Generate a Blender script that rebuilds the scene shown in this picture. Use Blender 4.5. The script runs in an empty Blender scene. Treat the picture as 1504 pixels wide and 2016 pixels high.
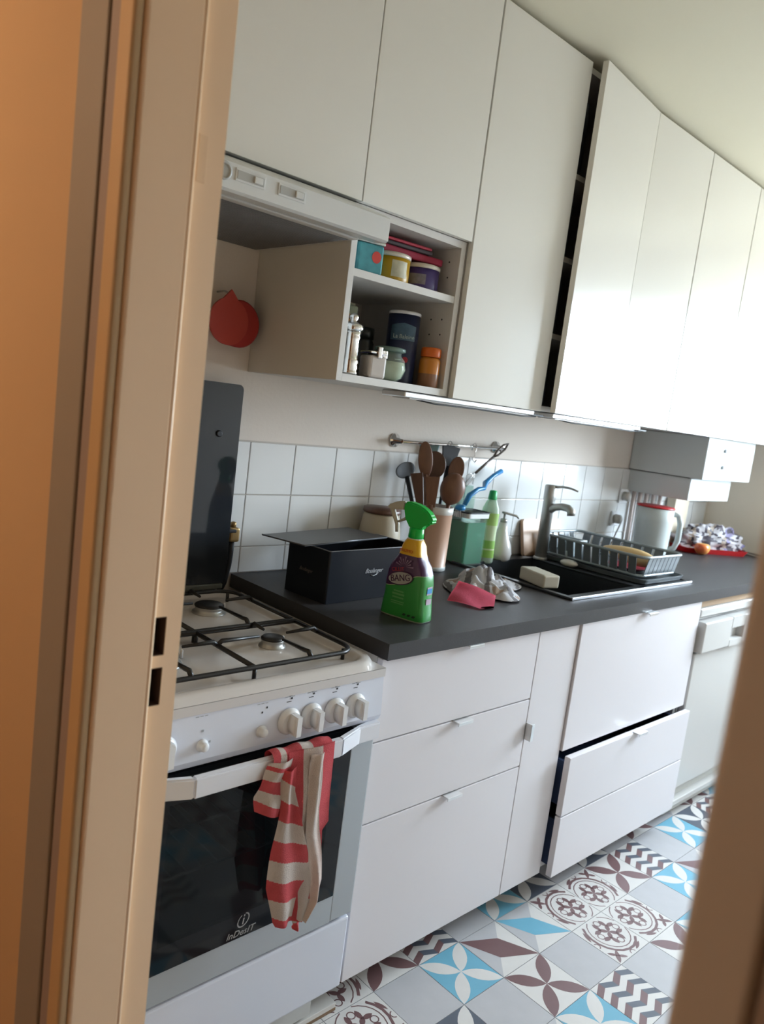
import bpy, bmesh, math, random
from mathutils import Vector, Matrix, noise
random.seed(7)
PI = math.pi
sc = bpy.context.scene
COL = sc.collection

# ------------------------------------------------------------------ camera
cam_d = bpy.data.cameras.new('camera')
cam = bpy.data.objects.new('camera', cam_d)
COL.objects.link(cam)
_R = Vector((0.726305748, -0.676073075, 0.124117517))
_U = Vector((0.002195633, 0.182849189, 0.983138522))
_F = Vector((0.687368271, 0.713786643, -0.134288825))
_C = Vector((-1.170238795, -1.153517225, 1.428468365))
M_ = Matrix((_R, _U, -_F)).transposed().to_4x4()
M_.translation = _C
cam.matrix_world = M_
cam_d.sensor_fit = 'VERTICAL'
cam_d.sensor_height = 36.0
cam_d.lens = 1510.83 / 2016 * 36.0
cam_d.clip_start = 0.02
cam_d.dof.use_dof = True
cam_d.dof.focus_distance = 1.75
cam_d.dof.aperture_fstop = 4.5
sc.camera = cam

# ------------------------------------------------------------------ world: overcast daylight
w = bpy.data.worlds.new('sky')
sc.world = w
w.use_nodes = True
nt = w.node_tree
nt.nodes.clear()
tc = nt.nodes.new('ShaderNodeTexCoord')
sp = nt.nodes.new('ShaderNodeSeparateXYZ')
rp = nt.nodes.new('ShaderNodeValToRGB')
bg = nt.nodes.new('ShaderNodeBackground')
wo = nt.nodes.new('ShaderNodeOutputWorld')
mr = nt.nodes.new('ShaderNodeMapRange')
mr.inputs[1].default_value = -1; mr.inputs[2].default_value = 1
nt.links.new(tc.outputs['Generated'], sp.inputs[0])
nt.links.new(sp.outputs['Z'], mr.inputs[0])
nt.links.new(mr.outputs[0], rp.inputs[0])
nt.links.new(rp.outputs[0], bg.inputs[0])
nt.links.new(bg.outputs[0], wo.inputs[0])
rp.color_ramp.elements[0].position = 0.44; rp.color_ramp.elements[0].color = (0.22, 0.23, 0.22, 1)
rp.color_ramp.elements[1].position = 0.53; rp.color_ramp.elements[1].color = (0.78, 0.93, 1.06, 1)
SKY = 22.0
bg.inputs[1].default_value = SKY

def portal(loc, rot, sx, sy):
    ld = bpy.data.lights.new('window_portal', 'AREA')
    ld.shape = 'RECTANGLE'; ld.size = sx; ld.size_y = sy
    ld.cycles.is_portal = True
    o = bpy.data.objects.new('window_portal', ld); COL.objects.link(o)
    o.location = loc; o.rotation_euler = rot
portal((3.14, -0.72, 1.65), (0, PI/2, 0), 1.14, 1.18)

# lamp of the hallway (the lamp body is built further down)
ld = bpy.data.lights.new('hall_bulb', 'POINT')
ld.energy = 10.3; ld.color = (1.0, 0.74, 0.50); ld.shadow_soft_size = 0.09
hb = bpy.data.objects.new('hall_bulb', ld); COL.objects.link(hb)
hb.location = (-1.95, 0.55, 2.14)

sc.view_settings.view_transform = 'Standard'
sc.view_settings.look = 'None'
sc.view_settings.gamma = 1.0
sc.view_settings.use_curve_mapping = False
sc.view_settings.exposure = 1.25
sc.render.film_transparent = False
sc.cycles.max_bounces = 8
sc.cycles.diffuse_bounces = 5
sc.cycles.glossy_bounces = 4
sc.cycles.transmission_bounces = 6
sc.cycles.transparent_max_bounces = 8
sc.cycles.sample_clamp_indirect = 8.0
sc.cycles.caustics_reflective = False
sc.cycles.caustics_refractive = False

# ------------------------------------------------------------------ materials
MATS = {}
def mat(name, rgb, rough=0.5, metal=0.0, var=0.0, vscale=8.0, bump=0.0, bscale=60.0, spec=0.5, alpha=None, trans=0.0, ior=1.45, coat=0.0):
    if name in MATS: return MATS[name]
    m = bpy.data.materials.new(name); m.use_nodes = True
    n = m.node_tree; b = n.nodes['Principled BSDF']
    b.inputs['Base Color'].default_value = (*rgb, 1)
    b.inputs['Roughness'].default_value = rough
    b.inputs['Metallic'].default_value = metal
    b.inputs['Specular IOR Level'].default_value = spec
    b.inputs['IOR'].default_value = ior
    b.inputs['Transmission Weight'].default_value = trans
    b.inputs['Coat Weight'].default_value = coat
    if alpha is not None: b.inputs['Alpha'].default_value = alpha
    t = n.nodes.new('ShaderNodeTexCoord')
    if var > 0:
        ns = n.nodes.new('ShaderNodeTexNoise'); ns.inputs['Scale'].default_value = vscale; ns.inputs['Detail'].default_value = 4
        n.links.new(t.outputs['Object'], ns.inputs['Vector'])
        mx = n.nodes.new('ShaderNodeMix'); mx.data_type = 'RGBA'
        mx.inputs['A'].default_value = (*[max(0, c*(1-var)) for c in rgb], 1)
        mx.inputs['B'].default_value = (*[min(1, c*(1+var)) for c in rgb], 1)
        n.links.new(ns.outputs['Fac'], mx.inputs['Factor'])
        n.links.new(mx.outputs['Result'], b.inputs['Base Color'])
    if bump > 0:
        nb = n.nodes.new('ShaderNodeTexNoise'); nb.inputs['Scale'].default_value = bscale
        n.links.new(t.outputs['Object'], nb.inputs['Vector'])
        bp = n.nodes.new('ShaderNodeBump'); bp.inputs['Strength'].default_value = bump; bp.inputs['Distance'].default_value = 0.002
        n.links.new(nb.outputs['Fac'], bp.inputs['Height'])
        n.links.new(bp.outputs['Normal'], b.inputs['Normal'])
    MATS[name] = m
    return m

def clear_mat(name, rgb, amount=0.75, rough=0.05, base=None):
    """clear plastic or glass: a see-through tint with a glossy skin"""
    if name in MATS: return MATS[name]
    m = bpy.data.materials.new(name); m.use_nodes = True
    n = m.node_tree; n.nodes.clear()
    o = n.nodes.new('ShaderNodeOutputMaterial')
    tr = n.nodes.new('ShaderNodeBsdfTransparent'); tr.inputs[0].default_value = (*rgb, 1)
    pb = n.nodes.new('ShaderNodeBsdfPrincipled'); pb.inputs['Base Color'].default_value = (*(base or rgb), 1)
    pb.inputs['Roughness'].default_value = rough
    mx = n.nodes.new('ShaderNodeMixShader'); mx.inputs[0].default_value = 1-amount
    n.links.new(tr.outputs[0], mx.inputs[1]); n.links.new(pb.outputs[0], mx.inputs[2])
    n.links.new(mx.outputs[0], o.inputs[0])
    MATS[name] = m
    return m

def ramp_mat(name, stops, axis='Z', rough=0.4, skew=0.0, skew_axis='X', constant=True, spec=0.5):
    """colour bands printed along one axis of the object (object coordinates, metres)"""
    if name in MATS: return MATS[name]
    m = bpy.data.materials.new(name); m.use_nodes = True
    n = m.node_tree; b = n.nodes['Principled BSDF']; b.inputs['Roughness'].default_value = rough
    b.inputs['Specular IOR Level'].default_value = spec
    t = n.nodes.new('ShaderNodeTexCoord'); s = n.nodes.new('ShaderNodeSeparateXYZ')
    n.links.new(t.outputs['Object'], s.inputs[0])
    lo = stops[0][0]; hi = stops[-1][0] + 1e-4
    src = s.outputs[axis]
    if skew:
        mu = n.nodes.new('ShaderNodeMath'); mu.operation = 'MULTIPLY_ADD'
        mu.inputs[1].default_value = skew
        n.links.new(s.outputs[skew_axis], mu.inputs[0]); n.links.new(src, mu.inputs[2]); src = mu.outputs[0]
    r = n.nodes.new('ShaderNodeMapRange'); r.inputs[1].default_value = lo; r.inputs[2].default_value = hi
    n.links.new(src, r.inputs[0])
    c = n.nodes.new('ShaderNodeValToRGB'); c.color_ramp.interpolation = 'CONSTANT' if constant else 'LINEAR'
    while len(c.color_ramp.elements) < len(stops): c.color_ramp.elements.new(0.5)
    for e, (p, col) in zip(c.color_ramp.elements, stops):
        e.position = (p-lo)/(hi-lo); e.color = (*col, 1)
    n.links.new(r.outputs[0], c.inputs[0]); n.links.new(c.outputs[0], b.inputs['Base Color'])
    MATS[name] = m
    return m

def wood_mat(name, a, b_, scale=12, rough=0.5, axis=(1, 1, 8)):
    if name in MATS: return MATS[name]
    m = bpy.data.materials.new(name); m.use_nodes = True
    n = m.node_tree; b = n.nodes['Principled BSDF']; b.inputs['Roughness'].default_value = rough
    t = n.nodes.new('ShaderNodeTexCoord'); mp = n.nodes.new('ShaderNodeMapping')
    mp.inputs['Scale'].default_value = axis
    ns = n.nodes.new('ShaderNodeTexNoise'); ns.inputs['Scale'].default_value = scale; ns.inputs['Detail'].default_value = 5
    mx = n.nodes.new('ShaderNodeMix'); mx.data_type = 'RGBA'
    mx.inputs['A'].default_value = (*a, 1); mx.inputs['B'].default_value = (*b_, 1)
    n.links.new(t.outputs['Object'], mp.inputs[0]); n.links.new(mp.outputs[0], ns.inputs['Vector'])
    n.links.new(ns.outputs['Fac'], mx.inputs['Factor']); n.links.new(mx.outputs['Result'], b.inputs['Base Color'])
    MATS[name] = m
    return m

WALL = mat('plaster', (0.70, 0.64, 0.58), 0.9, var=0.05, vscale=2, bump=0.25, bscale=90)
CEIL = mat('ceiling_paint', (0.72, 0.69, 0.56), 0.95, var=0.02, vscale=1)
FRAMEP = mat('doorframe_paint', (0.92, 0.67, 0.44), 0.42, var=0.03, vscale=3, bump=0.06, bscale=30)
HALLP = mat('hall_paint', (0.54, 0.365, 0.21), 0.8, var=0.05, vscale=3)
GLOSSW = mat('white_lacquer', (0.73, 0.725, 0.69), 0.17, var=0.01, vscale=2)
BASEW = mat('white_foil_front', (0.68, 0.655, 0.68), 0.35, var=0.012, vscale=3)
CARC = mat('white_melamine', (0.60, 0.585, 0.56), 0.5, var=0.02, vscale=3)
DARKIN = mat('dark_edge', (0.03, 0.032, 0.04), 0.6, var=0.1)
TOPM = mat('grey_laminate', (0.034, 0.033, 0.036), 0.45, var=0.12, vscale=40, bump=0.12, bscale=250)
ENAM = mat('white_enamel', (0.70, 0.71, 0.76), 0.12, var=0.015, vscale=3)
ENAMB = mat('cooker_front', (0.65, 0.68, 0.77), 0.25, var=0.015, vscale=3)
SILV = mat('silver_paint', (0.42, 0.45, 0.48), 0.35, metal=0.25, var=0.02)
PLASTW = mat('white_plastic', (0.72, 0.73, 0.75), 0.25, var=0.01)
BLKG = mat('black_glass', (0.008, 0.009, 0.011), 0.06, var=0.1, spec=0.35)
LIDG = mat('smoked_glass', (0.02, 0.024, 0.030), 0.05, var=0.1)
IRON = mat('black_iron', (0.012, 0.011, 0.011), 0.38, var=0.2, bump=0.2, bscale=200)
STEEL = mat('steel', (0.42, 0.42, 0.41), 0.38, metal=0.7, var=0.04, vscale=20)
CHROME = mat('chrome', (0.78, 0.78, 0.78), 0.08, metal=1.0, var=0.02)
ALU = mat('aluminium', (0.78, 0.79, 0.80), 0.28, metal=0.75, var=0.02)
SINKM = mat('black_composite', (0.018, 0.020, 0.024), 0.32, var=0.15, vscale=60, bump=0.1, bscale=400)
SINKE = mat('sink_edge', (0.10, 0.11, 0.125), 0.18, var=0.05)
HOODW = mat('hood_enamel', (0.62, 0.64, 0.64), 0.3, var=0.015)
TILEW = mat('glazed_tile', (0.70, 0.71, 0.71), 0.10, var=0.02, vscale=6)
GROUT = mat('grout', (0.50, 0.46, 0.42), 0.9, var=0.1, vscale=20)
BLKP = mat('black_plastic', (0.012, 0.013, 0.017), 0.5, var=0.1)
BLKM = mat('black_metal_box', (0.010, 0.012, 0.018), 0.30, var=0.15, vscale=4, spec=0.25)
GREYP = mat('grey_plastic', (0.115, 0.135, 0.15), 0.3, var=0.08)
GREYL = mat('light_grey_plastic', (0.30, 0.36, 0.38), 0.3, var=0.05)
WOODL = wood_mat('light_wood', (0.42, 0.25, 0.15), (0.55, 0.36, 0.23), 10, 0.45, (8, 1, 1))
WOODD = wood_mat('dark_wood', (0.06, 0.03, 0.02), (0.13, 0.06, 0.04), 14, 0.4, (6, 6, 1))
PLY = wood_mat('raw_plywood', (0.33, 0.22, 0.14), (0.45, 0.32, 0.2), 12, 0.8, (1, 4, 8))
PARQ = wood_mat('hall_parquet', (0.25, 0.14, 0.08), (0.38, 0.23, 0.13), 6, 0.4, (1, 9, 1))
# floor prints
T_BASE = mat('tile_pale_grey', (0.43, 0.43, 0.45), 0.42, var=0.06, vscale=25)
T_WHITE = mat('tile_cream', (0.60, 0.585, 0.57), 0.42, var=0.05, vscale=25)
T_BLUE = mat('tile_blue', (0.14, 0.37, 0.50), 0.42, var=0.07, vscale=25)
T_BROWN = mat('tile_brown', (0.155, 0.085, 0.088), 0.42, var=0.08, vscale=25)
T_NAVY = mat('tile_slate', (0.085, 0.10, 0.13), 0.42, var=0.08, vscale=25)
T_GREY = mat('tile_mid_grey', (0.22, 0.22, 0.25), 0.42, var=0.06, vscale=25)

# ------------------------------------------------------------------ mesh helpers
class MB:
    def __init__(s): s.bm = bmesh.new()
    def _mi(s, faces, mi):
        for f in faces: f.material_index = mi
    def box(s, x0, x1, y0, y1, z0, z1, mi=0, bev=0.0, seg=2, rot=None):
        r = bmesh.ops.create_cube(s.bm, size=1)
        vs = r['verts']
        c = Vector(((x0+x1)/2, (y0+y1)/2, (z0+z1)/2))
        for v in vs:
            q = Vector((v.co.x*(x1-x0), v.co.y*(y1-y0), v.co.z*(z1-z0)))
            if rot: q = rot @ q
            v.co = q + c
        fs = set(f for v in vs for f in v.link_faces)
        s._mi(fs, mi)
        if bev > 0:
            es = list(set(e for v in vs for e in v.link_edges))
            r2 = bmesh.ops.bevel(s.bm, geom=es, offset=bev, segments=seg, profile=0.5, affect='EDGES')
            s._mi(r2['faces'], mi)
        return s
    def lathe(s, prof, c=(0, 0, 0), seg=24, mi=0, axis='Z', rot=None, cap=True, sx=1.0, sy=1.0):
        rings = []
        for (r, z) in prof:
            ring = []
            for k in range(seg):
                a = 2*PI*k/seg
                q = Vector((r*math.cos(a)*sx, r*math.sin(a)*sy, z))
                if axis == 'Y': q = Vector((q.x, -q.z, q.y))
                elif axis == 'X': q = Vector((q.z, q.x, q.y))
                if rot: q = rot @ q
                ring.append(s.bm.verts.new(q + Vector(c)))
            rings.append(ring)
        for a, b in zip(rings, rings[1:]):
            for k in range(seg):
                f = s.bm.faces.new((a[k], a[(k+1) % seg], b[(k+1) % seg], b[k])); f.material_index = mi; f.smooth = True
        if cap:
            for ring, flip in ((rings[0], True), (rings[-1], False)):
                f = s.bm.faces.new(ring[::-1] if flip else ring); f.material_index = mi
        return s
    def tube(s, pts, r, seg=8, mi=0, cap=True, closed=False):
        pts = [Vector(p) for p in pts]
        n = len(pts)
        rs = r if isinstance(r, (list, tuple)) else [r]*n
        rings = []
        up = None
        for i, p in enumerate(pts):
            if closed: d = pts[(i+1) % n]-pts[i-1]
            else: d = (pts[min(i+1, n-1)]-pts[max(i-1, 0)])
            d.normalize()
            if up is None:
                up = Vector((0, 0, 1)) if abs(d.z) < 0.9 else Vector((1, 0, 0))
            a = d.cross(up); a.normalize(); b = a.cross(d); up = b.copy()
            rings.append([s.bm.verts.new(p + (a*math.cos(2*PI*k/seg) + b*math.sin(2*PI*k/seg))*rs[i]) for k in range(seg)])
        prs = list(zip(rings, rings[1:]))
        if closed: prs.append((rings[-1], rings[0]))
        for a, b in prs:
            for k in range(seg):
                f = s.bm.faces.new((a[k], a[(k+1) % seg], b[(k+1) % seg], b[k])); f.material_index = mi; f.smooth = True
        if cap and not closed:
            for ring in (rings[0][::-1], rings[-1]):
                f = s.bm.faces.new(ring); f.material_index = mi
        return s
    def prism(s, poly, y0, y1, mi=0, plane='XZ'):
        """polygon extruded along the third axis"""
        def P(a, b, t):
            return {'XZ': (a, t, b), 'YZ': (t, a, b), 'XY': (a, b, t)}[plane]
        A = [s.bm.verts.new(P(a, b, y0)) for a, b in poly]
        B = [s.bm.verts.new(P(a, b, y1)) for a, b in poly]
        n = len(poly)
        fs = [s.bm.faces.new(A), s.bm.faces.new(B[::-1])]
        for k in range(n): fs.append(s.bm.faces.new((A[k], B[k], B[(k+1) % n], A[(k+1) % n])))
        s._mi(fs, mi)
        return s
    def poly(s, pts, mi=0):
        f = s.bm.faces.new([s.bm.verts.new(p) for p in pts]); f.material_index = mi
        return s
    def grid(s, fn, nu, nv, mi=0, smooth=True, skip=None):
        V = [[s.bm.verts.new(fn(i/nu, j/nv)) for j in range(nv+1)] for i in range(nu+1)]
        for i in range(nu):
            for j in range(nv):
                u, v = (i+.5)/nu, (j+.5)/nv
                if skip and skip(u, v): continue
                f = s.bm.faces.new((V[i][j], V[i+1][j], V[i+1][j+1], V[i][j+1]))
                f.material_index = mi(u, v) if callable(mi) else mi
                f.smooth = smooth
        return s
    def thick(s, t):
        geom = list(s.bm.faces)
        bmesh.ops.solidify(s.bm, geom=geom, thickness=t)
        return s
    def ell(s, c, rx, ry, rz, mi=0, rot=None, u=20, v=12, fn=None):
        r = bmesh.ops.create_uvsphere(s.bm, u_segments=u, v_segments=v, radius=1)
        for q in r['verts']:
            p = Vector((q.co.x*rx, q.co.y*ry, q.co.z*rz))
            if fn: p = fn(p, q.co)
            if rot: p = rot @ p
            q.co = p + Vector(c)
        for f in set(f for q in r['verts'] for f in q.link_faces): f.material_index = mi; f.smooth = True
        return s

def build(name, mb, mats, parent=None, off=None, fixn=True, smooth_angle=None):
    if off is None and parent is not None:
        # geometry given in world metres unless the root is flagged local
        r = parent
        while r.parent: r = r.parent
        off = Vector((0, 0, 0)) if r.get('_loc') else -Vector(r.location)
    if off is not None and Vector(off).length > 0:
        bmesh.ops.translate(mb.bm, verts=mb.bm.verts[:], vec=off)
    if fixn: bmesh.ops.recalc_face_normals(mb.bm, faces=mb.bm.faces[:])
    me = bpy.data.meshes.new(name)
    mb.bm.to_mesh(me); mb.bm.free()
    if not isinstance(mats, (list, tuple)): mats = [mats]
    for m in mats: me.materials.append(m)
    o = bpy.data.objects.new(name, me); COL.objects.link(o)
    if parent is not None: o.parent = parent
    return o

LOCALS = []
def thing(name, label, cat, loc=(0, 0, 0), rotz=0.0, group=None, local=False):
    o = bpy.data.objects.new(name, None); COL.objects.link(o)
    o.empty_display_size = 0.05
    o.location = loc; o.rotation_euler = (0, 0, rotz)
    o['label'] = label; o['category'] = cat
    if group: o['group'] = group
    if local: o['_loc'] = 1; LOCALS.append(o)
    return o
def tag(o, label, cat, group=None):
    o['label'] = label; o['category'] = cat
    if group: o['group'] = group
    return o
def struct(name, mb, mats, parent=None):
    o = build(name, mb, mats, parent)
    if parent is None: o['kind'] = 'structure'
    return o
def text(name, s, size, m, parent, loc, rot, ext=0.0003, font_shear=0.0, sx=1.0, align='CENTER'):
    cu = bpy.data.curves.new(name, 'FONT'); cu.body = s; cu.size = size; cu.extrude = ext
    cu.align_x = align; cu.align_y = 'CENTER'; cu.shear = font_shear; cu.resolution_u = 3
    t = bpy.data.objects.new('tmp_text', cu); COL.objects.link(t)
    bpy.context.view_layer.update()
    me = bpy.data.meshes.new_from_object(t.evaluated_get(bpy.context.evaluated_depsgraph_get()))
    bpy.data.objects.remove(t)
    for v in me.vertices: v.co.x *= sx
    me.materials.clear(); me.materials.append(m)
    o = bpy.data.objects.new(name, me); COL.objects.link(o)
    o.parent = parent
    r = parent
    while r.parent: r = r.parent
    L = Vector(loc)
    if not r.get('_loc'): L = L - Vector(r.location)
    o.location = L; o.rotation_euler = rot
    return o
FRONT = (PI/2, 0, 0)   # text that faces -Y
LEFT = (PI/2, 0, -PI/2)  # text that faces -X

# ------------------------------------------------------------------ room shell
YW = 0.645; XE = 3.0; XI = -0.68; XH = -0.79; YR = -1.95; ZC = 2.50
YJ = -0.31; YK = -1.02        # the two jambs of the doorway
ZD = 2.42
m = MB().box(XI-0.11, XE+0.12, YR-0.12, YW+0.12, -0.06, -0.0025)
floor = struct('floor', m, T_BASE)
m = MB().box(-2.3, XI-0.11, -2.6, 1.4, -0.06, 0.0)
struct('floor_hall', m, PARQ)
m = MB().box(-2.3, XE+0.12, -2.6, 1.4, ZC, ZC+0.08)
struct('ceiling', m, CEIL)
m = MB().box(XI, XE+0.12, YW, YW+0.1, -0.0025, ZC)
wall_back = struct('wall_back', m, WALL)
m = MB()
WY0, WY1, WZ0, WZ1 = -1.30, -0.13, 1.08, 2.20
m.box(XE, XE+0.12, WY1, YW, -0.0025, ZC).box(XE, XE+0.12, YR, WY0, -0.0025, ZC)
m.box(XE, XE+0.12, WY0, WY1, -0.0025, WZ0).box(XE, XE+0.12, WY0, WY1, WZ1, ZC)
struct('wall_end', m, mat('end_wall_paint', (0.86, 0.78, 0.67), 0.9, var=0.02, vscale=3))
m = MB().box(XI, XE+0.12, YR-0.1, YR, -0.0025, ZC)
struct('wall_right', m, WALL)
# wall with the doorway
m = MB()
m.box(XH+0.002, XI, YJ+0.045, 1.35, 0, ZC).box(XH+0.002, XI, -2.55, YK-0.045, 0, ZC).box(XH+0.002, XI, YJ+0.045, YK-0.045, ZD+0.04, ZC)
struct('wall_left', m, [HALLP])
# outer shell of the hallway
m = MB().box(-2.36, -2.3, -2.6, 1.4, 0, ZC); struct('wall_hall', m, HALLP)
m = MB().box(-2.3, XI, 1.35, 1.42, 0, ZC); struct('wall_hall_far', m, HALLP)
m = MB().box(-2.3, XI, -2.62, -2.55, 0, ZC); struct('wall_hall_near', m, HALLP)

# window on the end wall
wn = MB()
fy = 0.05
wn.box(XE+0.03, XE+0.09, WY0, WY0+fy, WZ0, WZ1, 0, 0.004).box(XE+0.03, XE+0.09, WY1-fy, WY1, WZ0, WZ1, 0, 0.004)
wn.box(XE+0.03, XE+0.09, WY0+fy, WY1-fy, WZ0, WZ0+fy, 0, 0.004).box(XE+0.03, XE+0.09, WY0+fy, WY1-fy, WZ1-fy, WZ1, 0, 0.004)
wn.box(XE+0.03, XE+0.09, (WY0+WY1)/2-0.035, (WY0+WY1)/2+0.035, WZ0+fy, WZ1-fy, 0, 0.004)
win = struct('window_1', wn, PLASTW)
for a, b in ((WY0+fy, (WY0+WY1)/2-0.035), ((WY0+WY1)/2+0.035, WY1-fy)):
    build('pane', MB().box(XE+0.058, XE+0.062, a, b, WZ0+fy, WZ1-fy), clear_mat('window_glass', (1, 1, 1), 0.95, 0.02), win)
build('window_sill', MB().box(XE-0.06, XE+0.03, WY0-0.03, WY1+0.03, WZ0-0.03, WZ0, 0, 0.004), PLASTW, win)

# doorframe: two jambs, each with a stop, a rebate and hall-side architraves
HOLE = mat('mortise_shade', (0.035, 0.014, 0.008), 0.9, var=0.3, vscale=60)  # near-black liner: shade inside the mortises put into the colour
def jamb(name, y, s):
    """s=+1: the jamb whose reveal faces -Y (left in view); s=-1: the one whose reveal faces +Y"""
    j = MB()
    # lining behind, then the stop (proud) and the rebate (set back 12 mm)
    def bx(x0, x1, a, b, z0, z1, bev=0.0, seg=2):
        ya, yb = sorted((y+s*a, y+s*b)); j.box(x0, x1, ya, yb, z0, z1, 0, bev, seg)
    bx(-0.793, -0.722, 0.0, 0.045, 0, ZD, 0.005, 3)
    if s > 0:
        # rebate strip with two mortises cut through it
        holes = [(1.083, 1.134), (1.016, 1.067)]
        zs = [0, 1.016, 1.067, 1.083, 1.134, 1.661, 1.662, ZD]
        bx(-0.722, -0.716, 0.010, 0.045, 0, ZD)
        bx(-0.700, -0.679, 0.010, 0.045, 0, ZD)
        bx(-0.716, -0.700, 0.010, 0.045, 0, 1.016); bx(-0.716, -0.700, 0.010, 0.045, 1.067, 1.083)
        bx(-0.716, -0.700, 0.010, 0.045, 1.134, ZD)
    else:
        bx(-0.722, -0.679, 0.010, 0.045, 0, ZD, 0.002)
    o = struct(name, j, FRAMEP if s > 0 else mat('doorframe_right_paint', (0.48, 0.46, 0.45), 0.6, var=0.04, vscale=3))  # right jamb greyed: the cooler light on it is put into its colour
    if s > 0:
        for z0, z1 in holes:
            build('mortise', MB().box(-0.716, -0.700, y+0.036, y+0.045, z0, z1).box(-0.7012, -0.7001, y+0.0108, y+0.036, z0+0.0002, z1-0.0002).box(-0.7158, -0.7012, y+0.0108, y+0.036, z1-0.0012, z1-0.0002).box(-0.7158, -0.7012, y+0.0108, y+0.036, z0+0.0002, z0+0.0012), HOLE, o)
        # filled-in mortise higher up: a slightly sunken plug
        q = MB().box(-0.714, -0.702, y+0.0094, y+0.012, 1.660, 1.713, 0, 0.0004, 1)
        build('wood_plug', q, mat('plug_paint', (0.84, 0.60, 0.38), 0.5, var=0.05), o)
        bb = MB().tube([(-0.723, y+0.003, 0.0), (-0.723, y+0.003, ZD)], 0.0035, 8)
        build('bead', bb, FRAMEP, o)
    # architrave on the hall side: inner moulding, groove, outer moulding
    def arch(x0, x1, a, b, bev):
        ya, yb = sorted((y+s*a, y+s*b)); return MB().box(x0, x1, ya, yb, 0, ZD+0.06, 0, bev, 4)
    build('architrave', arch(-0.806, -0.793, 0.002, 0.038, 0.005), mat('architrave_paint', (0.54, 0.37, 0.20), 0.55, var=0.04, vscale=3) if s > 0 else mat('architrave_right_cool_lit', (0.48, 0.46, 0.45), 0.6, var=0.04, vscale=3), o)  # right copy is greyer in place of cooler light falling there
    build('architrave', arch(-0.803, -0.790, 0.0385, 0.066, 0.003), mat('architrave_mauve', (0.31, 0.25, 0.23), 0.6, var=0.04, vscale=3), o)  # flush grey-mauve middle band
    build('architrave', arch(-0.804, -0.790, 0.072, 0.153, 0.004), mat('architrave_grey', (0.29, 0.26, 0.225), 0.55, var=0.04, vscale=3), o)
    return o
jamb('doorframe_left', YJ, 1)
jamb('doorframe_right', YK, -1)
m = MB().box(-0.793, -0.679, YK-0.045, YJ+0.045, ZD, ZD+0.04)
struct('doorframe_head', m, FRAMEP)

# hall lamp
t = thing('ceiling_lamp', 'round white lamp hanging in the hallway left of the doorway, outside the picture', 'lamp', (-1.95, 0.55, ZC))
build('rose', MB().lathe([(0.05, ZC-0.02), (0.05, ZC)], (-1.95, 0.55, 0)), PLASTW, t)
build('stem', MB().tube([(-1.95, 0.55, ZC-0.02), (-1.95, 0.55, 2.28)], 0.006), CHROME, t)
build('shade', MB().lathe([(0.03, 2.30), (0.13, 2.29), (0.15, 2.24), (0.15, 2.235)], (-1.95, 0.55, 0), cap=False), PLASTW, t)

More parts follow.
